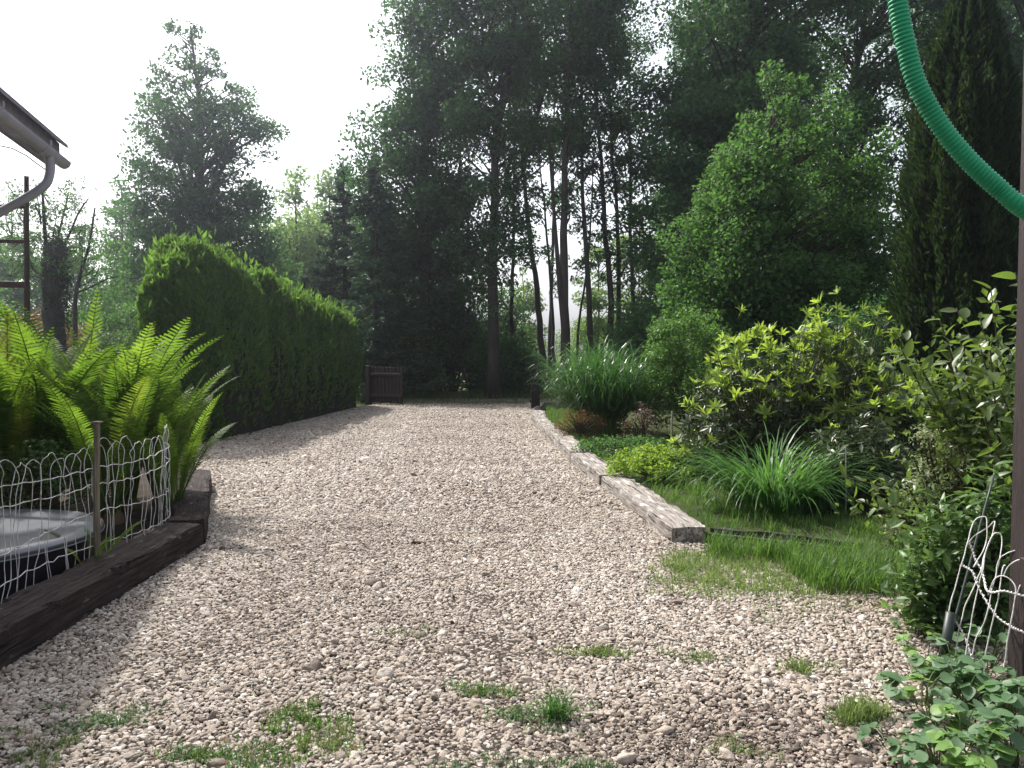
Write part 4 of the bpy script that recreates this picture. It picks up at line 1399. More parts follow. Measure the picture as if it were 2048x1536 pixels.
# ------------------------------------------------------------------ the round tub
tub = thing('garden_tub', 'low round dark tub with a smooth grey lid behind the fence', 'tub', (-3.57, 5.1, 0.06), )
n = 64
a = np.arange(n) * 2 * math.pi / n
rings = [(r_ * 0.79, z_) for r_, z_ in [(1.0, 0), (1.03, 0.02), (1.05, 0.21), (1.07, 0.22), (1.07, 0.25), (1.045, 0.255), (1.03, 0.235)]]
V = np.concatenate([np.column_stack((np.cos(a) * r, np.sin(a) * r, np.full(n, z))) for r, z in rings])
i, j = np.arange(len(rings) - 1)[:, None] * n, np.arange(n)[None, :]
mk('tub_wall', V, [np.stack((i + j, i + (j + 1) % n, i + n + (j + 1) % n, i + n + j), -1).reshape(-1, 4)], M['tub_wall'], tub, True)
rr = np.linspace(0, 0.82, 9)
V = np.concatenate([np.column_stack((np.cos(a) * r, np.sin(a) * r, 0.262 + 0.012 * np.cos(a * 2 + 1) * r + 0.02 * (1 - (r / 0.82) ** 2))) for r in rr[1:]] + [np.column_stack((np.cos(a) * 0.85, np.sin(a) * 0.85, np.full(n, 0.225)))])
V = np.vstack((V, (0, 0, 0.282)))
i, j = np.arange(len(rr) - 1)[:, None] * n, np.arange(n)[None, :]
mk('lid', V, [np.stack((i + j, i + (j + 1) % n, i + n + (j + 1) % n, i + n + j), -1).reshape(-1, 4), np.array([(len(V) - 1, k, (k + 1) % n) for k in range(n)])[:, [0, 1, 2]]], M['tub_lid'], tub, True)

# ------------------------------------------------------------------ white wire border fence, left
wf = thing('wire_fence', 'white wire border fence with rounded hoops in front of the ferns', 'fence', (-2.66, 4.5, 0.06))
wo = np.array((-2.66, 4.5, 0.06))
rng = np.random.default_rng(401)
FL = bez([(-2.70, 2.9, 0), (-2.68, 4.2, 0), (-2.66, 5.07, 0), (-2.60, 5.7, 0), (-2.64, 6.1, 0), (-2.78, 6.35, 0)], 90)
sl = np.concatenate(([0], np.cumsum(np.linalg.norm(np.diff(FL, axis=0), axis=1))))


def on_fence(s, z, off=0.0):
    s = np.clip(s, 0, sl[-1])
    return np.array((np.interp(s, sl, FL[:, 0]) + off, np.interp(s, sl, FL[:, 1]), z))


def top_h(s):
    return 0.80 + 0.05 * math.sin(s * 1.9 + 0.6) + 0.05 * math.exp(-((s - 2.2) / 0.35) ** 2) - 0.1 * max(0, s - 3.0)


for frac, sag in ((0.80, 0.02), (0.66, 0.02), (0.40, 0.03), (0.16, 0.03), (0.03, 0.015)):
    s = np.linspace(0, sl[-1], 60)
    ph = rng.uniform(0, 6)
    pts = np.array([on_fence(x, 0.12 + frac * top_h(x) + sag * math.sin(x * 2.6 + ph) + 0.006 * math.sin(x * 41 + ph), 0.012 * math.sin(x * 5 + ph)) for x in s]) - wo
    pts = pts + rng.normal(0, 0.0028, pts.shape)
    v, f = tube(pts, 0.0031, 6)
    mk('rail', v, f, M['wire'], wf, True)
pitch_ = 0.122
for k in range(int(sl[-1] / pitch_)):
    s0 = k * pitch_ + rng.uniform(-0.012, 0.012)
    w = 0.19 + rng.uniform(-0.02, 0.02)
    th = top_h(s0) + rng.uniform(-0.03, 0.03)
    le = rng.normal(0, 0.045)
    off = 0.006 if k % 2 else -0.006
    q = []
    for t in np.linspace(0, 1, 9):
        q.append((s0 + le * (1 - t) + 0.016 * math.sin(t * 7 + k), 0.10 + t * (th - 0.12)))
    for b_ in np.linspace(0.15, 0.85, 7):
        q.append((s0 + w / 2 - w / 2 * math.cos(b_ * math.pi), 0.10 + th - 0.12 + 0.12 * math.sin(b_ * math.pi)))
    for t in np.linspace(1, 0, 9):
        q.append((s0 + w + le * 1.3 * (1 - t) + 0.016 * math.sin(t * 6 + 2 * k), 0.10 + t * (th - 0.12)))
    pts = np.array([on_fence(x, z, off) for x, z in q]) - wo
    pts = pts + rng.normal(0, 0.0045, pts.shape)
    v, f = tube(bez(pts, 70), 0.0021, 5)
    mk('hoop', v, f, M['wire'], wf, True)
b = G(181, 1122, 0.06)
st = thing('wooden_stake', 'grey wooden stake holding the left wire fence', 'stake', (-2.63, 5.02, 0.0))
v, f = tube(bez([(0, 0, -0.02), (0.004, 0, 0.5), (0.012, 0.01, 1.04)], 12), np.linspace(0.021, 0.019, 12), 8)
v += np.column_stack((wob(v, 9), wob(v, 9, 2), 0 * v[:, 0])) * 0.003
mk('shaft', v, f, M['stake_wood'], st)
v, f = box(0.052, 0.05, 0.012, 0.012, 0.01, 1.045, 0.003)
mk('cap', v, f, M['stake_wood'], st)

# ------------------------------------------------------------------ gate
gg = 'brown picket gate leaves'


def gate_leaf(label, foot, hinge, n, w, h, seed, post=True):
    rng = np.random.default_rng(seed)
    foot, hinge = np.asarray(foot[:2]), np.asarray(hinge[:2])
    L = np.linalg.norm(hinge - foot)
    u = (hinge - foot) / L
    root = thing('picket_gate', label, 'gate', (foot[0], foot[1], 0), gg, math.atan2(u[1], u[0]))
    for k in range(n):
        x = (k + 0.5) * L / n
        v, f = box(L / n * 0.82, 0.022, h + rng.uniform(-0.02, 0.02), bevel=0.004)
        o = mk('picket', v, f, M['brown_wood'], root)
        o.location = (x, rng.uniform(-0.003, 0.003), h / 2 + 0.05)
        o.rotation_euler = (0, rng.normal(0, 0.008), 0)
    for z in (0.25, h - 0.15):
        v, f = box(L, 0.035, 0.08, bevel=0.005)
        o = mk('rail', v, f, M['brown_wood'], root)
        o.location = (L / 2, 0.03, z)
    if post:
        v, f = box(0.12, 0.12, h + 0.12, bevel=0.01)
        o = mk('gate_post', v, f, M['brown_wood'], root)
        o.location = (L + 0.08, 0.02, (h + 0.12) / 2 - 0.03)


gd = 22.0
gate_leaf('brown picket gate leaf standing open beside the hedge end', (X(806, gd - 0.4), gd - 0.4), (X(742, gd + 0.3), gd + 0.3), 9, 0.1, 0.98, 501)
gate_leaf('brown picket gate leaf seen edge-on beside the reed clump', (X(1063, 19.6), 19.6), (X(1076, 21.2), 21.2), 12, 0.1, 1.0, 502)

# ------------------------------------------------------------------ rhododendrons
def whorl(mat, k, n, L, w, elev):
    rng = np.random.default_rng(600 + k)
    mb = MB()
    V0, F0 = leaf_shape(5, w, 0.18, 0.25, 0.85)
    for i in range(n):
        a = 2 * math.pi * i / n + rng.uniform(-0.25, 0.25)
        e = elev + rng.uniform(-0.25, 0.25)
        D = np.array((math.cos(a) * math.cos(e), math.sin(a) * math.cos(e), math.sin(e)))
        mb.add(place(V0, D * 0.008, D, np.array((0, 0, 1.0)) + rng.normal(0, 0.2, 3), L * rng.uniform(0.75, 1.1)), F0)
    v, f = tube(np.array([(0, 0, -0.09), (0, 0, 0.012)]), (0.005, 0.004), 5)
    mb.add(v, f)
    return mb.data('leaf_whorl', mat)


WN = [whorl(M['rhodo_new'], k, 8, 0.115, 0.29, 0.8) for k in range(4)]
WO = [whorl(M['rhodo_old'], 10 + k, 9, 0.125, 0.31, 0.05) for k in range(4)]


def rhododendron(label, base, w, dp, h, n_new, n_old, seed, rows=None, s=1.0, lowfill=6000):
    rng = np.random.default_rng(seed)
    root = thing('rhododendron', label, 'shrub', base, 'rhododendrons')
    tips = []
    while len(tips) < n_new + n_old:
        a, r = rng.uniform(0, 2 * math.pi), rng.uniform(0, 1) ** 0.5
        dome = (1 - r ** 2.4) ** 0.5
        z = dome * rng.uniform(0.8, 1.0) if len(tips) < n_new else rng.uniform(0.12, 0.92) * max(dome, 0.12)
        bump = 1 + 0.13 * math.sin(a * 3 + seed) + 0.1 * math.sin(a * 5 + r * 6)
        if len(tips) < n_new and z < 0.38 and rng.uniform() < 0.7:
            continue
        tips.append((math.cos(a) * r * w / 2, math.sin(a) * r * dp / 2, z * h * bump))
    tips = np.array(tips)
    br = MB()
    for c in tips[::2]:
        q = bez([(c[0] * 0.12, c[1] * 0.12, 0), (c[0] * 0.5, c[1] * 0.5, c[2] * 0.45), c - (0, 0, 0.05)], 7)
        v, f = tube(q, np.linspace(0.016, 0.005, 7), 5, False)
        br.add(v, f)
    tag(br.build('branches', M['stem'], root), kind='stuff')
    for i, c in enumerate(tips):
        new = i < n_new
        o = obj('leaf_whorl', (WN if new else WO)[int(rng.integers(0, 4))], root, c)
        out = unit(np.array((c[0], c[1], 0)) + 1e-6)
        o.rotation_euler = Euler((rng.normal(0, 0.35) - out[1] * 0.45, rng.normal(0, 0.3) + out[0] * 0.45, rng.uniform(0, 6.28)))
        o.scale = (s * rng.uniform(0.75, 1.2),) * 3
    # old inner leaves, too many to tell apart
    q = scatter([(-1, -1), (1, -1), (1, 1), (-1, 1)], lowfill * 2, rng)
    q = q[(q ** 2).sum(1) < 1][:lowfill]
    r = np.linalg.norm(q, axis=1)
    z = (1 - r ** 2.4).clip(0) ** 0.5 * rng.uniform(0.05, 0.86, len(q)) * h
    C = np.column_stack((q[:, 0] * w / 2 * 0.93, q[:, 1] * dp / 2 * 0.93, z + 0.05))
    v, f = leaf_quads(C, 0.09 * s, rng, 0.36, up=0.3)
    tag(mk('inner_leaves', v, f, M['rhodo_old'], root), kind='stuff')
    return root


rhododendron('big rhododendron with yellow-green young leaf whorls along its top', (X(1530, 8.7), 8.7, 0.07), 2.0, 1.5, 1.66, 165, 120, 611, s=0.98)
rhododendron('taller rhododendron at the right, young whorls against the dark conifer', (X(1680, 9.0), 9.0, 0.07), 1.6, 1.4, 1.9, 120, 80, 612, s=0.98)
rhododendron('lower rhododendron in shade with one bright tuft on top', (X(1785, 8.2), 8.2, 0.07), 1.15, 1.0, 1.25, 60, 60, 613, lowfill=3000)
rhododendron('dark rhododendron arching low beside the grass, mostly in shade', (X(1730, 7.2), 7.3, 0.07), 1.1, 1.0, 0.9, 5, 70, 615, lowfill=2500)
rhododendron('very small young rhododendron beside the thin stakes', (X(1395, 9.4), 9.4, 0.07), 0.52, 0.45, 0.42, 20, 12, 614, s=0.8, lowfill=200)

ss = thing('plant_stake', 'thin pale stake standing beside the small young rhododendron', 'stake', (X(1344, 9.3), 9.3, 0.05), 'thin plant stakes')
v, f = tube(np.array([(0, 0, 0), (0.005, 0, Z(822, 9.3) - 0.05)]), 0.011, 8)
mk('shaft', v, f, M['steel'], ss)
ss = thing('plant_stake', 'shorter thin stake just behind the small young rhododendron', 'stake', (X(1386, 9.8), 9.8, 0.05), 'thin plant stakes')
v, f = tube(np.array([(0, 0, 0), (0.01, 0, Z(828, 9.8) - 0.05)]), 0.009, 8)
mk('shaft', v, f, M['steel'], ss)
v, f = tube(bez([P(1344, 827, 9.3), P(1365, 829, 9.55), P(1386, 830, 9.8)], 6), 0.003, 5)
tag(mk('stake_wire', v, f, M['steel']), 'thin wire strung between the two plant stakes', 'wire')
ss = thing('plant_stake', 'thin grey stake in front of the shaded rhododendron', 'stake', (X(1697, 6.9), 6.9, 0.05), 'thin plant stakes')
v, f = tube(np.array([(0, 0, 0), (-0.01, 0, Z(892, 6.9) - 0.05)]), 0.006, 8)
mk('shaft', v, f, M['steel'], ss)

# ------------------------------------------------------------------ glossy broad-leaved shrub on the right
def single_leaf(mat, k, w, curl, fold, blunt=0.8, n=7):
    V, F = leaf_shape(n, w, curl, fold, blunt)
    return mesh_data('leaf', V, F, mat, True)


LM = [single_leaf(M['magnolia'], k, (0.5, 0.56, 0.46)[k], (0.15, 0.3, 0.05)[k], 0.3) for k in range(3)]


def leafy_shrub(name, label, base, shoots, per, size, meshes, seed, mat='stem', cat='shrub', r0=0.010, fill=0):
    """shoots: lists of points (world); leaves are hung alternately along each shoot"""
    rng = np.random.default_rng(seed)
    base = np.asarray(base, float)
    root = thing(name, label, cat, tuple(base))
    mids = []
    for pts in shoots:
        q = bez(np.asarray(pts) - base, 14)
        v, f = tube(q, np.linspace(r0, r0 * 0.35, 14), 6)
        mk('shoot', v, f, M[mat], root, True)
        tt = np.linspace(0.25, 1.0, per) + rng.uniform(-0.02, 0.02, per)
        for i, t in enumerate(tt.clip(0, 1)):
            p = np.array([np.interp(t, np.linspace(0, 1, 14), q[:, j]) for j in range(3)])
            T = unit(np.array([np.interp(min(t + 0.05, 1), np.linspace(0, 1, 14), q[:, j]) - np.interp(t - 0.05, np.linspace(0, 1, 14), q[:, j]) for j in range(3)]))
            a = i * 2.4 + rng.uniform(-0.5, 0.5)
            e1 = unit(np.cross(T, (0.3, 0.2, 1)))
            e2 = np.cross(T, e1)
            D = unit(T * rng.uniform(0.25, 0.8) + e1 * math.cos(a) + e2 * math.sin(a) + (0, 0, 0.12))
            N = unit(np.array((0, 0, 1.0)) + rng.normal(0, 0.35, 3))
            N = unit(N - D * np.dot(N, D))
            Y = np.cross(N, D)
            s = size * rng.uniform(0.65, 1.15)
            o = obj('leaf', meshes[int(rng.integers(0, len(meshes)))], root)
            o.matrix_parent_inverse = Matrix()
            mids.append(p)
            o.matrix_local = Matrix(((D[0] * s, Y[0] * s, N[0] * s, p[0]), (D[1] * s, Y[1] * s, N[1] * s, p[1]), (D[2] * s, Y[2] * s, N[2] * s, p[2]), (0, 0, 0, 1)))
    if fill:                                  # small inner leaves, too many to tell apart
        mids = np.array(mids)
        C = mids[rng.integers(0, len(mids), fill)] + rng.normal(0, 0.09, (fill, 3)) * (1, 1, 0.9)
        C = C * rng.uniform(0.75, 1.0, (fill, 1)) ** np.array((1, 1, 0.6))
        v, f = leaf_quads(C, size * 0.62, rng, 0.5, up=0.8)
        tag(mk('inner_leaves', v, f, M['magnolia' if cat == 'shrub' else 'perennial'], root), kind='stuff')
    return root


def reach(bb, tips, n_extra, seed, jit, zb):
    r_ = np.random.default_rng(seed)
    sh = []
    for k in range(len(tips) + n_extra):
        px, py, dd = tips[k % len(tips)]
        if k >= len(tips):
            px, py, dd = px + r_.normal(0, jit), py + r_.normal(0, jit) + 20, dd + r_.uniform(-0.25, 0.35)
        tip = P(px, py, dd)
        sh.append([bb + (0, 0, zb), bb * 0.5 + tip * 0.5 + (0.1 + r_.normal(0, 0.06), r_.normal(0, 0.08), 0.12 + r_.normal(0, 0.05)), tip])
    return sh


bb = np.array((X(2055, 4.9), 4.9, 0.0))
sh = reach(bb, [(1960, 640, 4.6), (2030, 545, 4.4), (2050, 620, 4.3), (1980, 700, 4.2), (2000, 780, 4.2), (2030, 840, 4.1), (2020, 700, 4.9), (1990, 900, 4.3)], 9, 7010, 40, 0.5)
leafy_shrub('broad_leaved_shrub', 'glossy broad-leaved shrub climbing up right behind the brown post', bb, sh, 17, 0.115, LM, 702, fill=1500)
bb = np.array((X(1990, 5.1), 5.1, 0.0))
sh = reach(bb, [(1800, 660, 4.8), (1880, 640, 4.6), (1900, 720, 4.5), (1940, 760, 4.5), (1860, 780, 4.8), (1960, 850, 4.6), (1830, 720, 5.0), (1920, 680, 4.9)], 9, 7012, 40, 0.4)
leafy_shrub('broad_leaved_shrub', 'glossy broad-leaved shrub with pale shining leaves before the dark conifer', bb, sh, 17, 0.11, LM, 704, fill=1500)
bb = np.array((X(1960, 4.9), 4.9, 0.0))
sh = reach(bb, [(1745, 980, 4.9), (1790, 1010, 4.7), (1820, 960, 4.9), (1860, 1000, 4.6), (1800, 1060, 4.5), (1880, 940, 4.8), (1850, 1070, 4.4), (1920, 980, 4.6)], 10, 7011, 45, 0.2)
leafy_shrub('broad_leaved_shrub', 'lower glossy shrub hanging over the grass in front of dark soil', bb, sh, 16, 0.095, LM, 703, fill=1200)

# upright perennials by the leaning fence
LP = [single_leaf(M['perennial'], 10 + k, (0.26, 0.3, 0.22)[k], (0.2, 0.35, 0.1)[k], 0.3) for k in range(3)]
sh_labels = ['upright perennial with pointed leaves, tallest behind the fence rod', 'upright perennial with pointed leaves overhanging the gravel edge', 'upright perennial growing against the brown post', 'short perennial between rod and grass']
for k, (spots, n, hz) in enumerate([
        ([(1930, 1240, 1000), (1900, 1260, 1010), (1960, 1250, 980), (1985, 1280, 960), (1945, 1300, 1060), (1975, 1310, 1020), (2000, 1300, 930), (1950, 1260, 1100)], 26, 0.13),
        ([(1850, 1290, 1090), (1870, 1290, 1050), (1835, 1270, 1120), (1890, 1310, 1110), (1860, 1320, 1160), (1880, 1300, 1000), (1845, 1290, 1180), (1905, 1310, 1170), (1865, 1290, 1020)], 22, 0.115),
        ([(1990, 1330, 1080), (2010, 1350, 1120), (2030, 1340, 1040), (1975, 1350, 1160), (1960, 1340, 1130), (2020, 1340, 980)], 20, 0.12),
        ([(1905, 1330, 1180), (1880, 1345, 1220), (1925, 1340, 1150), (1860, 1335, 1230), (1940, 1340, 1200)], 14, 0.10)]):
    r_ = np.random.default_rng(720 + k)
    b0 = np.array((X(spots[0][0], 4.2), 4.2, 0))
    sh = []
    for px, py, top in spots:
        b = G(px, py + 40, 0)
        b = b + (0.08, 0, 0) if b[1] > 4.15 else np.array((X(px, 4.15 + 0.05 * r_.uniform()), 4.15, 0))
        t_ = P(px + r_.uniform(-25, 15), top, b[1] - 0.05)
        sh.append([b, (b + t_) / 2 + (0.02, 0, 0), t_])
    leafy_shrub('perennial_plant', sh_labels[k], b0, sh, n, hz, LP, 730 + k, 'green_stem', 'plant', 0.005, fill=500)

# low herbs in the right corner, round scalloped leaves in threes
def herb_leaf(mat, k):
    """round leaf with scalloped rim and a shallow cup"""
    n = 18
    a = np.linspace(0.25, 2 * math.pi - 0.25, n)
    r = 0.5 * (1 + 0.05 * np.cos(a * 9))
    V = [(0.0, 0, 0)] + [(0.45 + r[i] * -math.cos(a[i]), r[i] * math.sin(a[i]) * 0.95, 0.10 * (r[i] * abs(math.sin(a[i]))) ** 1.2 * 2 - 0.12 * (0.45 - r[i] * math.cos(a[i])) ** 2) for i in range(n)]
    V.append((0.45, 0, -0.02))
    c = n + 1
    F = [(c, i, i + 1) for i in range(1, n)] + [(c, n, 0), (c, 0, 1)]
    return mesh_data('leaf', V, [np.array(F)], mat, True)


LH = [herb_leaf(M['herb'], 0), single_leaf(M['herb'], 1, 0.72, 0.2, 0.3, 0.8), herb_leaf(M['herb'], 2)]
LHl = [herb_leaf(M['herb_light'], 0), single_leaf(M['herb_light'], 1, 0.72, 0.25, 0.35, 0.8)]


def herb(label, px, py, n, spread, size, light, seed, h=0.22):
    rng = np.random.default_rng(seed)
    b = G(px, py, 0)
    root = thing('herb_plant', label, 'plant', tuple(b), 'low herbs in the gravel corner')
    for i in range(n):
        a, r = rng.uniform(0, 2 * math.pi), spread * rng.uniform(0.15, 1) ** 0.6
        z = h * (1 - 0.55 * (r / spread) ** 2) * rng.uniform(0.45, 1.0)
        p = np.array((math.cos(a) * r, math.sin(a) * r, z))
        v, f = tube(bez([(p[0] * 0.15, p[1] * 0.15, 0), (p[0] * 0.5, p[1] * 0.5, z * 0.8), p], 5), np.linspace(0.003, 0.002, 5), 4, False)
        sm = mk('stalk', v, f, M['green_stem'], root)
        for q in range(3):
            an = a + (q - 1) * 1.15 + rng.uniform(-0.2, 0.2)
            o = obj('leaf', (LHl if light else LH)[int(rng.integers(0, 2 if light else 3))], root, p, Euler((rng.normal(0, 0.22), rng.normal(0.15, 0.25), an)), size * rng.uniform(0.7, 1.15))
    return root


herb('blue-green herb at the foot of the dark rod, spilling onto gravel', 1845, 1420, 13, 0.17, 0.062, False, 801)
herb('yellow-green herb just below the dark rod foot', 1865, 1450, 10, 0.12, 0.06, True, 802)
herb('blue-green herb under the lowest twisted fence wire', 1930, 1430, 17, 0.17, 0.062, False, 803)
herb('herb with large leaves against the foot of the brown post', 2010, 1430, 17, 0.16, 0.066, False, 804, 0.26)
herb('light green herb tuft in the bottom right corner', 1960, 1560, 15, 0.15, 0.062, True, 805)
herb('blue-green herb at the lower picture edge left of the light tuft', 1875, 1540, 15, 0.16, 0.056, False, 806, 0.16)
herb('blue-green herb in the extreme bottom right corner', 2040, 1540, 17, 0.16, 0.066, False, 807, 0.24)
herb('dense blue-green herb filling the gap between rod and post', 1965, 1385, 14, 0.15, 0.062, False, 809, 0.2)
herb('blue-green herb directly in front of the brown post foot', 2035, 1475, 14, 0.15, 0.066, False, 810, 0.24)
herb('lowest blue-green herb at the edge of the picture below the light tuft', 1925, 1500, 12, 0.14, 0.06, False, 811, 0.18)
herb('blue-green herb between the perennials and the rod sleeve', 1905, 1375, 14, 0.16, 0.06, False, 812, 0.24)
herb('yellow-green herb at the gravel edge under the perennials', 1850, 1345, 11, 0.14, 0.055, True, 813, 0.2)
herb('leafy herb hidden behind the lowest twisted wire', 1975, 1340, 14, 0.16, 0.06, False, 814, 0.3)
herb('small straggling herb spreading over stones left of the corner', 1780, 1500, 6, 0.13, 0.05, False, 808, 0.07)

# ------------------------------------------------------------------ brown post, rod and collapsed wire fence on the right
b = G(2034, 1392)
b_post = b.copy()
post = thing('wooden_post', 'tall brown post at the right picture edge', 'post', (b[0], b[1], 0))
v, f = box(0.15, 0.12, 3.6, 0.105, 0.06, 1.78, 0.008)
mk('shaft', v, f, M['post_wood'], post)
v, f = box(0.05, 0.04, 0.62, 0.02, -0.02, 0.30, 0.004)
mk('side_batten', v, f, M['post_wood'], post)
db = b[1]
f0, f1 = G(1880, 1352), P(1988, 950, 3.95)
rod = thing('fence_rod', 'dark leaning rod carrying the collapsed wire fence', 'stake', tuple(f0))
v, f = tube(bez([(0, 0, 0), (f1 - f0) * 0.5, f1 - f0], 8), np.linspace(0.0085, 0.006, 8), 8)
mk('shaft', v, f, M['rod'], rod, True)
g1 = P(1902, 1225, f0[1] + 0.02)
v, f = tube(np.array([(0, 0, -0.01), g1 - f0]), 0.022, 12)
mk('sleeve_tube', v, f, M['rod'], rod, True)
wr = thing('wire_fence', 'collapsed white wire fence sagging between dark rod and brown post', 'fence', tuple(f0))


def wire(name, pts, r, n=40, tw=False):
    q = bez([P(*p) for p in pts], n) - f0
    q = q + np.column_stack((wob(q, 28), wob(q, 28, 2), 0.4 * wob(q, 28, 4))) * 0.004
    v, f = tube(q, r, 6)
    o = mk(name, v, f, M['wire'], wr, True)
    if tw:                                    # second strand twisted round the first
        t = np.arange(n) / n
        L = np.linalg.norm(np.diff(q, axis=0), axis=1).sum()
        a = t * L / 0.02 * 2 * math.pi
        T = unit(np.gradient(q, axis=0))
        u = unit(np.cross(T, (0, 1, 0.2)))
        w = np.cross(T, u)
        v, f = tube(q + 0.0048 * (u * np.cos(a)[:, None] + w * np.sin(a)[:, None]), r * 0.9, 5)
        mk('twisted_strand', v, f, M['wire'], o, True)


D0, D1 = 3.62, 3.38
wire('rail', [(1938, 1085, 3.75), (1952, 1118, 3.7), (1966, 1150, 3.62), (1976, 1182, 3.5), (2010, 1182, 3.42), (2048, 1192, 3.36), (2120, 1205, 3.3)], 0.0031, 120, True)
wire('rail', [(1924, 1130, 3.72), (1945, 1145, 3.66), (1962, 1185, 3.58), (1990, 1228, 3.48), (2020, 1252, 3.4), (2048, 1264, 3.36), (2120, 1285, 3.3)], 0.0031, 140, True)
wire('rail', [(1904, 1236, 3.66), (1925, 1262, 3.6), (1942, 1310, 3.52), (1965, 1358, 3.44), (2000, 1392, 3.38), (2048, 1416, 3.34), (2120, 1440, 3.3)], 0.0031, 160, True)
wire('rail', [(1872, 1338, 3.6), (1892, 1350, 3.56), (1903, 1375, 3.5), (1925, 1392, 3.46), (1942, 1418, 3.42)], 0.003, 50, True)
for pts in ([(1880, 1340, 3.6), (1893, 1250, 3.66), (1925, 1120, 3.72), (1945, 1050, 3.78), (1962, 1034, 3.78), (1974, 1042, 3.76), (1968, 1100, 3.7), (1945, 1135, 3.66)],
            [(1905, 1340, 3.58), (1925, 1230, 3.62), (1950, 1170, 3.62), (1974, 1100, 3.68), (1990, 1045, 3.74), (1975, 1055, 3.76), (1950, 1070, 3.76), (1936, 1085, 3.75)],
            [(1918, 1370, 3.5), (1940, 1260, 3.56), (1960, 1160, 3.62), (1980, 1080, 3.68), (1995, 1066, 3.68), (2003, 1080, 3.66), (1998, 1130, 3.6), (1980, 1180, 3.52)],
            [(1932, 1365, 3.5), (1950, 1290, 3.52), (1972, 1230, 3.5), (1996, 1130, 3.56), (2012, 1108, 3.54), (2030, 1100, 3.5)],
            [(1954, 1375, 3.44), (1972, 1300, 3.46), (1992, 1215, 3.46), (2006, 1140, 3.5), (2012, 1130, 3.5)],
            [(1976, 1190, 3.5), (1988, 1160, 3.48), (2005, 1152, 3.46), (2022, 1162, 3.43), (2032, 1185, 3.4), (2022, 1240, 3.38), (2010, 1320, 3.37), (1998, 1400, 3.36)],
            [(2008, 1152, 3.46), (2020, 1130, 3.44), (2036, 1120, 3.42), (2055, 1122, 3.4), (2075, 1150, 3.36)],
            [(2034, 1190, 3.4), (2042, 1170, 3.4), (2060, 1155, 3.38), (2080, 1170, 3.34)]):
    wire('hoop', pts, 0.0028, 60)

# ------------------------------------------------------------------ green corrugated hose hanging in the upper right corner
hd = 1.75
pb = np.array((b_post[0] + 0.1, b_post[1], 0.0))
path = bez([pb + (0, -0.02, 3.3), pb * (0.75, 0.75, 1) + (0, 0, 3.42), P(1800, -560, hd) + (0.05, 0.1, 0.2), P(1768, -330, hd), P(1776, -150, hd), P(1795, 0, hd), P(1812, 90, hd), P(1835, 170, hd), P(1880, 250, hd), P(1935, 318, hd), P(1995, 375, hd), P(2052, 420, hd), P(2160, 480, hd + 0.1), P(2300, 530, hd + 0.3), pb + (0.25, -0.7, 1.72), pb + (0.02, -0.02, 1.9)], 600)
sl2 = np.concatenate(([0], np.cumsum(np.linalg.norm(np.diff(path, axis=0), axis=1))))
ns = int(sl2[-1] / 0.0088) * 5
s = np.linspace(0, sl2[-1], ns)
pp = np.column_stack([np.interp(s, sl2, path[:, j]) for j in range(3)])
rad = 0.0192 * (1 + 0.075 * np.tanh(2.2 * np.sin(s / 0.0088 * 2 * math.pi)))
v, f = tube(pp, rad, 20)
tag(mk('ribbed_hose', v, f, M['hose'], None, True), 'bright green ribbed plastic hose hanging in the upper right corner', 'hose')

# ------------------------------------------------------------------ pruned old tree behind the ferns on the left
d = 21
b = loc(112, d)
pr = thing('pruned_tree', 'old pruned tree with thick dark overgrown trunk and bare upright limbs', 'tree', b)


def Q(px, py):
    return P(px, py, d) - np.array(b)


v, f = tube(bez([(0, 0, 0), Q(108, 660), Q(104, 590), Q(110, 530), Q(112, 478)], 24), np.interp(np.linspace(0, 1, 24), (0, 0.45, 0.6, 0.9, 1), (0.3, 0.22, 0.26, 0.26, 0.12)), 14)
v += np.column_stack((wob(v, 4), wob(v, 4, 2), wob(v, 5, 3))) * 0.05
mk('trunk', v, f, M['bare_bark'], pr, True)
for pts, r in [([(90, 520), (88, 440), (85, 372)], 0.06), ([(86, 450), (79, 410), (73, 368)], 0.022), ([(110, 500), (122, 440), (134, 383)], 0.035), ([(122, 500), (140, 455), (162, 425), (181, 398)], 0.035),
               ([(90, 560), (68, 535), (56, 500), (50, 450), (46, 400)], 0.045), ([(58, 505), (40, 488), (15, 470)], 0.022), ([(86, 440), (72, 415), (58, 378)], 0.018), ([(102, 500), (112, 462), (118, 430)], 0.016),
               ([(90, 570), (70, 552), (40, 556), (10, 548)], 0.02), ([(134, 395), (145, 388), (152, 385)], 0.008), ([(92, 490), (75, 468), (60, 466)], 0.014), ([(50, 450), (36, 420), (30, 385)], 0.016), ([(20, 475), (12, 430), (8, 395)], 0.014)]:
    q = bez([Q(*p) + np.array((0, 0.1 * math.sin(p[0]), 0)) for p in pts], 10)
    v, f = tube(q, np.linspace(r, r * 0.45, 10), 7)
    mk('limb', v, f, M['bare_bark'], pr, True)
ri = np.random.default_rng(901)
a_ = ri.uniform(0, 6.28, 2600)
C = np.column_stack((np.cos(a_), np.sin(a_), 0 * a_)) * ((0.22 + 0.12 * ri.uniform(size=2600)) * (1 + 0.3 * np.sin(a_ * 2 + 1) * np.sin(a_ * 3)))[:, None] + (Q(110, 560) * (1, 1, 0)) + np.column_stack((0 * a_, 0 * a_, ri.triangular(Z(690, d), Z(560, d), Z(462, d), 2600)))
v, f = leaf_quads(C, 0.075, ri, 0.7, D=np.column_stack((np.cos(a_), np.sin(a_), 0 * a_ - 0.8)), spread=0.6)
tag(mk('ivy_leaves', v, f, M['thuja_dark'], pr), kind='stuff')
rng = np.random.default_rng(900)
tw = MB()
lp = []
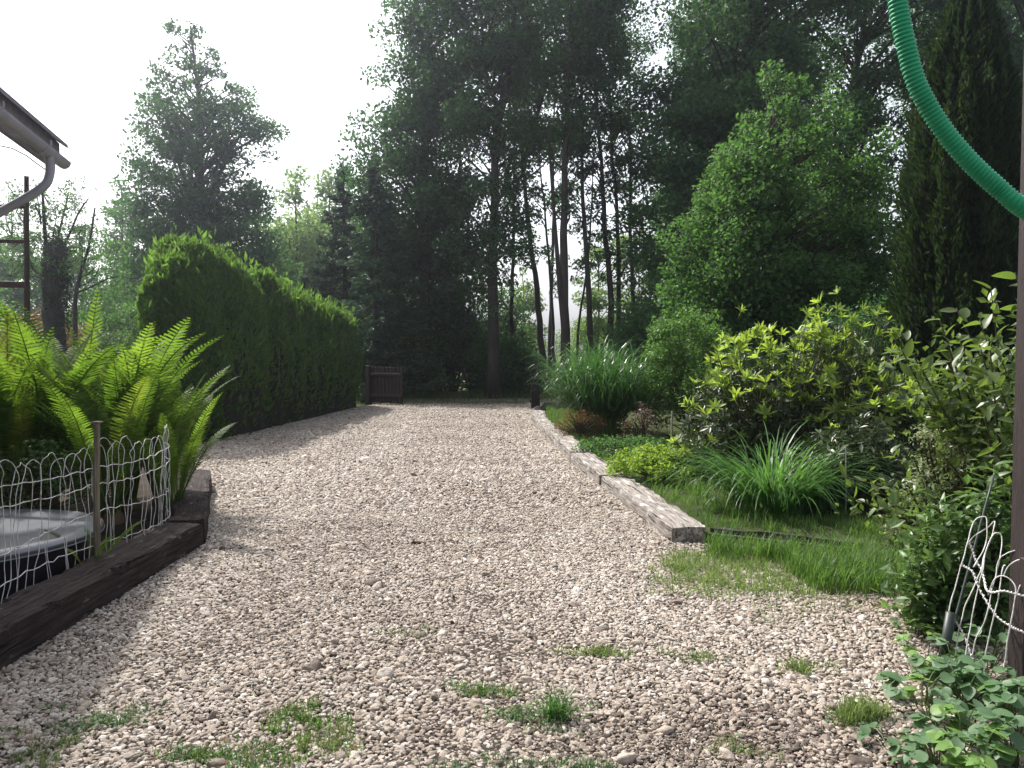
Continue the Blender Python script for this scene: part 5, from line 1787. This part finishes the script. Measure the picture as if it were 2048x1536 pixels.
for _ in range(260):
    p0 = Q(rng.uniform(20, 185), rng.uniform(385, 560)) + (0, rng.uniform(-0.5, 0.5), 0)
    dd_ = unit(rng.normal(size=3) * (1, 0.5, 0.6) + (0, 0, 0.5)) * rng.uniform(0.25, 0.6)
    v, f = tube(bez([p0, p0 + dd_ * 0.5 + rng.normal(0, 0.04, 3), p0 + dd_], 4), np.linspace(0.012, 0.004, 4), 3, False)
    tw.add(v, f)
    lp.append(p0 + dd_ * rng.uniform(0.3, 1, (16, 1)) + rng.normal(0, 0.08, (16, 3)))
tag(tw.build('twigs', M['bare_bark'], pr), kind='stuff')
v, f = leaf_quads(np.concatenate(lp), 0.09, rng, 0.5)
tag(mk('leaves', v, f, M['leaf_mid'], pr), kind='stuff')
b2 = loc(152, 20)
pr2 = thing('pruned_tree', 'thin dark branching tree between pruned stump and hedge', 'tree', b2)
bq = np.array(b2)
v, f = tube(bez([(0, 0, 0), P(150, 620, 20) - bq, P(158, 560, 20) - bq, P(178, 490, 20) - bq, P(190, 415, 20) - bq], 16), np.linspace(0.07, 0.02, 16), 8)
mk('trunk', v, f, M['bare_bark'], pr2, True)
for pts, r in [([(153, 585), (180, 575), (215, 558), (245, 552)], 0.03), ([(155, 575), (185, 560), (200, 530)], 0.025), ([(158, 555), (176, 548), (195, 530)], 0.02), ([(160, 550), (165, 500), (150, 470)], 0.02)]:
    v, f = tube(bez([P(*p, 20) - bq for p in pts], 9), np.linspace(r, r * 0.4, 9), 6)
    mk('limb', v, f, M['bare_bark'], pr2, True)
C = np.array([P(rng.uniform(165, 260), rng.uniform(480, 640), 20 + rng.uniform(-0.6, 0.6)) - bq for _ in range(1100)])
v, f = leaf_quads(C, 0.09, rng, 0.55)
tag(mk('leaves', v, f, M['leaf_mid'], pr2), kind='stuff')

# ------------------------------------------------------------------ grass
def grass(name, label, pts, z, length, width, mat, seed, lean=0.7, kind='stuff', cat=None, segs=3):
    rng = np.random.default_rng(seed)
    n = len(pts)
    B = np.column_stack((pts, np.full(n, z)))
    v, f = blades(B, rng.uniform(*length, n), rng.uniform(*width, n), rng, lean, segs)
    return tag(mk(name, v, f, M[mat]), label, cat, kind=kind)


def px_poly(rows, z=0.0):
    return [tuple(G(px, py, z)[:2]) for px, py in rows]


def tufty(poly, n, rng, per=14, sig=0.035):
    c = scatter(poly, max(n // per, 1), rng)
    q = np.repeat(c, per, 0) + rng.normal(0, sig, (len(c) * per, 2))
    return q


def fade(q, c, rx, ry, rng, noise_=0.35):
    """thin a patch out irregularly towards its rim"""
    w = np.column_stack((q, 0 * q[:, 0]))
    e = np.sqrt((((q - c) / (rx, ry)) ** 2).sum(1)) + noise_ * wob(w, 4.5, 1) + noise_ * 0.6 * wob(w, 11, 5)
    return q[rng.uniform(size=len(q)) < np.clip(1.35 - e, 0, 1)]


rng = np.random.default_rng(949)
q = tufty([(2.95, 2.0), (7.5, 2.0), (9, 16), (4.4, 13), (3.9, 7.5), (3.3, 5.5)], 9000, rng, 12, 0.05)
for nm, lab, sel, zz in (('garden_grass', 'shaded grass in the garden behind the brown post', q[:, 1] > 5.65, 0.07), ('garden_grass', 'shaded grass on the ground right of the brown post', q[:, 1] < 5.55, 0.0)):
    grass(nm, lab, q[sel], zz, (0.06, 0.2), (0.008, 0.015), 'grass_shade', 948, cat='grass', lean=1.1)
rng = np.random.default_rng(950)
lp = [(1.56, 6.42), (1.2, 8.9), (1.0, 10.7), (0.82, 13.5), (0.75, 16.5), (0.8, 19), (2.2, 19), (2.4, 13), (3.6, 10), (4.2, 7), (3.4, 5.6), (2.3, 5.85)]
pts = tufty(lp, 28000, rng)
pts = pts[inside(lp, pts)]
pts = pts[rng.uniform(size=len(pts)) < np.where(pts[:, 0] < 2.9, 1, 0.5)]
hgt = 0.75 + 0.45 * wob(np.column_stack((pts, 0 * pts[:, 0])), 3.3, 2)
for nm, lab, sel, ln in (('lawn_grass', 'bright green short lawn grass between sleepers and shrubs', hgt < 0.85, (0.04, 0.11)), ('tall_lawn_grass', 'taller tufts standing up in the lawn', hgt >= 0.85, (0.08, 0.2))):
    grass(nm, lab, pts[sel], 0.07, ln, (0.004, 0.009), 'grass', 951, cat='grass', lean=1.1)
lp2 = px_poly([(1425, 1100), (1850, 1130), (1840, 1195), (1640, 1190), (1560, 1130), (1425, 1125)])
pts = tufty(lp2, 5200, rng, 16, 0.03)
grass('long_grass', 'longer green grass in front of the dark edging board', pts, 0.0, (0.08, 0.25), (0.004, 0.009), 'grass', 952, cat='grass', lean=1.2)
c = G(1450, 1150)[:2]
q = fade(tufty(px_poly([(1300, 1085), (1440, 1088), (1600, 1105), (1700, 1170), (1600, 1240), (1400, 1240), (1290, 1200)]), 12000, rng, 12, 0.022), c, 0.56, 0.5, rng)
grass('grass_patch', 'yellowish green grass patch growing through the gravel by the sleeper end', q, 0.0, (0.03, 0.12), (0.003, 0.007), 'grass_dull', 953, cat='grass', lean=1.3)
q = scatter(px_poly([(1520, 1120), (1700, 1180), (1800, 1230), (1500, 1250)]), 420, rng)
grass('sparse_grass', 'sparse single blades in the gravel below the grass patch', q, 0.0, (0.03, 0.1), (0.003, 0.005), 'grass_dull', 954, cat='grass', lean=1.3)
q = np.concatenate([rng.uniform((-30, 23.0), (30, 25.0), (7000, 2)), rng.uniform((-12, 24.6), (10, 27.0), (12000, 2))])
grass('verge_grass', 'rough shaded grass along the lane beyond the gate', q, -0.02, (0.08, 0.34), (0.008, 0.016), 'grass_shade', 955, cat='grass')
q = scatter([(-3.5, 21.2), (0.4, 20.6), (0.4, 23), (-3.6, 23)], 5200, rng)
q = q[rng.uniform(size=len(q)) < np.clip((q[:, 1] - 20.8) / 1.8, 0.02, 1)]
grass('gateway_grass', 'thin grass coming up through the gravel in the gateway', q, 0.0, (0.03, 0.09), (0.004, 0.007), 'grass_shade', 956, cat='grass')
# single tufts in the gravel
gtf = 'weed tufts in the gravel'
for k, (px, py, rx, ry, n, ln, mt, lab, lean) in enumerate([
        (605, 1440, 0.09, 0.08, 380, (0.03, 0.085), 'grass', 'bright green weed tuft, upper one of the large foreground patch', 1.0),
        (480, 1515, 0.18, 0.06, 600, (0.02, 0.06), 'grass', 'wide low green weed patch at the bottom edge left of the middle', 1.2),
        (640, 1505, 0.07, 0.07, 260, (0.03, 0.08), 'grass_dull', 'small weed tuft right of the wide low patch', 1.0),
        (165, 1445, 0.12, 0.06, 380, (0.02, 0.055), 'herb', 'grey-green flat weed in the lower left', 1.3),
        (70, 1510, 0.09, 0.06, 240, (0.02, 0.06), 'grass_dull', 'faint olive weed tuft at the lower left corner', 1.2),
        (1110, 1440, 0.05, 0.04, 110, (0.09, 0.2), 'lily', 'star-shaped tuft of long flat blades in the foreground middle', 1.7),
        (1070, 1440, 0.17, 0.07, 420, (0.02, 0.06), 'herb', 'low green growth round the star-shaped tuft', 1.3),
        (960, 1392, 0.09, 0.04, 260, (0.03, 0.07), 'grass', 'narrow green tuft just left of the star-shaped tuft', 1.1),
        (1220, 1312, 0.11, 0.04, 240, (0.03, 0.065), 'grass_dull', 'small dry tuft alone in the middle of the gravel', 1.0),
        (1375, 1318, 0.08, 0.04, 110, (0.03, 0.06), 'grass_dull', 'faint tuft right of the small dry tuft', 1.1),
        (1590, 1345, 0.07, 0.05, 160, (0.03, 0.09), 'grass_dull', 'thin upright tuft below the sparse blades', 0.9),
        (1715, 1440, 0.09, 0.06, 620, (0.04, 0.12), 'grass_dull', 'dense yellow-green tuft left of the corner herbs', 0.9),
        (830, 1270, 0.10, 0.05, 70, (0.02, 0.05), 'herb', 'barely visible weed in the left middle gravel', 1.3),
        (1050, 1530, 0.14, 0.04, 220, (0.03, 0.07), 'herb', 'blue-green weed at the bottom edge in the middle', 1.2),
        (1480, 1500, 0.10, 0.05, 90, (0.02, 0.06), 'grass_dull', 'thin weed on the bare gritty patch', 1.2)]):
    c = G(px, py)[:2]
    r_ = np.random.default_rng(960 + k)
    ce = r_.normal(0, 0.9, (9, 2)) * (rx, ry)
    q = c + ce[r_.integers(0, 9, n)] + r_.normal(0, 0.28, (n, 2)) * (rx, ry) if mt != 'lily' else c + r_.normal(0, 0.5, (n, 2)) * (rx, ry)
    o = thing('weed_tuft', lab, 'weed', (c[0], c[1], 0), gtf)
    v, f = blades(np.column_stack((q - c, np.zeros(n))), r_.uniform(ln[0] * 0.7, ln[1], n), r_.uniform(0.003, 0.006, n) if mt != 'lily' else r_.uniform(0.005, 0.009, n), r_, lean * 1.15, 4)
    if mt != 'lily':
        m_ = n // 3
        q2 = ce[r_.integers(0, 9, m_)] + r_.normal(0, 0.5, (m_, 2)) * (rx, ry)
        v2, f2 = leaf_quads(np.column_stack((q2, r_.uniform(0.006, 0.03, m_))), 0.02, r_, 0.75, up=1.6)
        tag(mk('creeping_leaves', v2, f2, M['herb' if k % 2 else 'perennial'], o), kind='stuff')
        m_ = n // 5 + 6
        q3 = ce[r_.integers(0, 9, m_)] + r_.normal(0, 0.6, (m_, 2)) * (rx, ry)
        v3, f3 = blades(np.column_stack((q3, np.zeros(m_))), r_.uniform(0.03, 0.08, m_), np.full(m_, 0.0035), r_, 1.7, 3)
        tag(mk('dry_blades', v3, f3, M['dead_grass'], o), kind='stuff')
    tag(mk('blades', v, f, M[mt], o), kind='stuff')

# fallen leaves and twigs caught among the stones
r_ = np.random.default_rng(990)
q = np.concatenate((scatter(DRIVE, 420, r_), np.column_stack((r_.uniform(-2.34, -2.1, 70), r_.uniform(2.6, 6, 70))), np.column_stack((r_.uniform(1.9, 2.7, 130), r_.uniform(3.0, 5.4, 130)))))
q = q[(q[:, 1] > 2.2) & inside(DRIVE, q)]
v, f = leaf_quads(np.column_stack((q, r_.uniform(0.010, 0.022, len(q)))), 0.034, r_, 0.55, up=2.2)
tag(mk('leaf_litter', v, f, M['litter']), 'small brown fallen leaves lying among the gravel', 'leaf litter', kind='stuff')
tw = MB()
for x, y in scatter([(-2.2, 2.6), (2.2, 2.6), (1.2, 8), (-2.2, 8)], 46, r_):
    a = r_.uniform(0, 6.28)
    l = r_.uniform(0.03, 0.10)
    p0 = np.array((x, y, 0.016))
    d_ = np.array((math.cos(a), math.sin(a), r_.uniform(-0.05, 0.1))) * l
    v, f = tube(bez([p0, p0 + d_ * 0.5 + r_.normal(0, 0.004, 3), p0 + d_], 5), np.linspace(0.0022, 0.0012, 5), 4)
    tw.add(v, f)
tag(tw.build('twig_litter', M['stem']), 'short thin dry twigs lying on the gravel', 'twigs', kind='stuff')

# ------------------------------------------------------------------ haze volume added to imitate veiling lens glare
def haze():
    m, nt, out = new_mat('lens glare haze')
    v = node(nt, "ShaderNodeVolumePrincipled")
    v.inputs["Color"].default_value = (0.80, 0.85, 1.0, 1)
    v.inputs["Density"].default_value = 0.0018
    v.inputs["Anisotropy"].default_value = 0.85
    link(nt, v.outputs[0], out.inputs["Volume"])
    V, F = box(800, 800, 27, 0, 0, 12.3)
    o = mk('haze', V, F, m)
    tag(o, 'pale haze volume added to imitate lens glare', 'haze', kind='stuff')


haze()
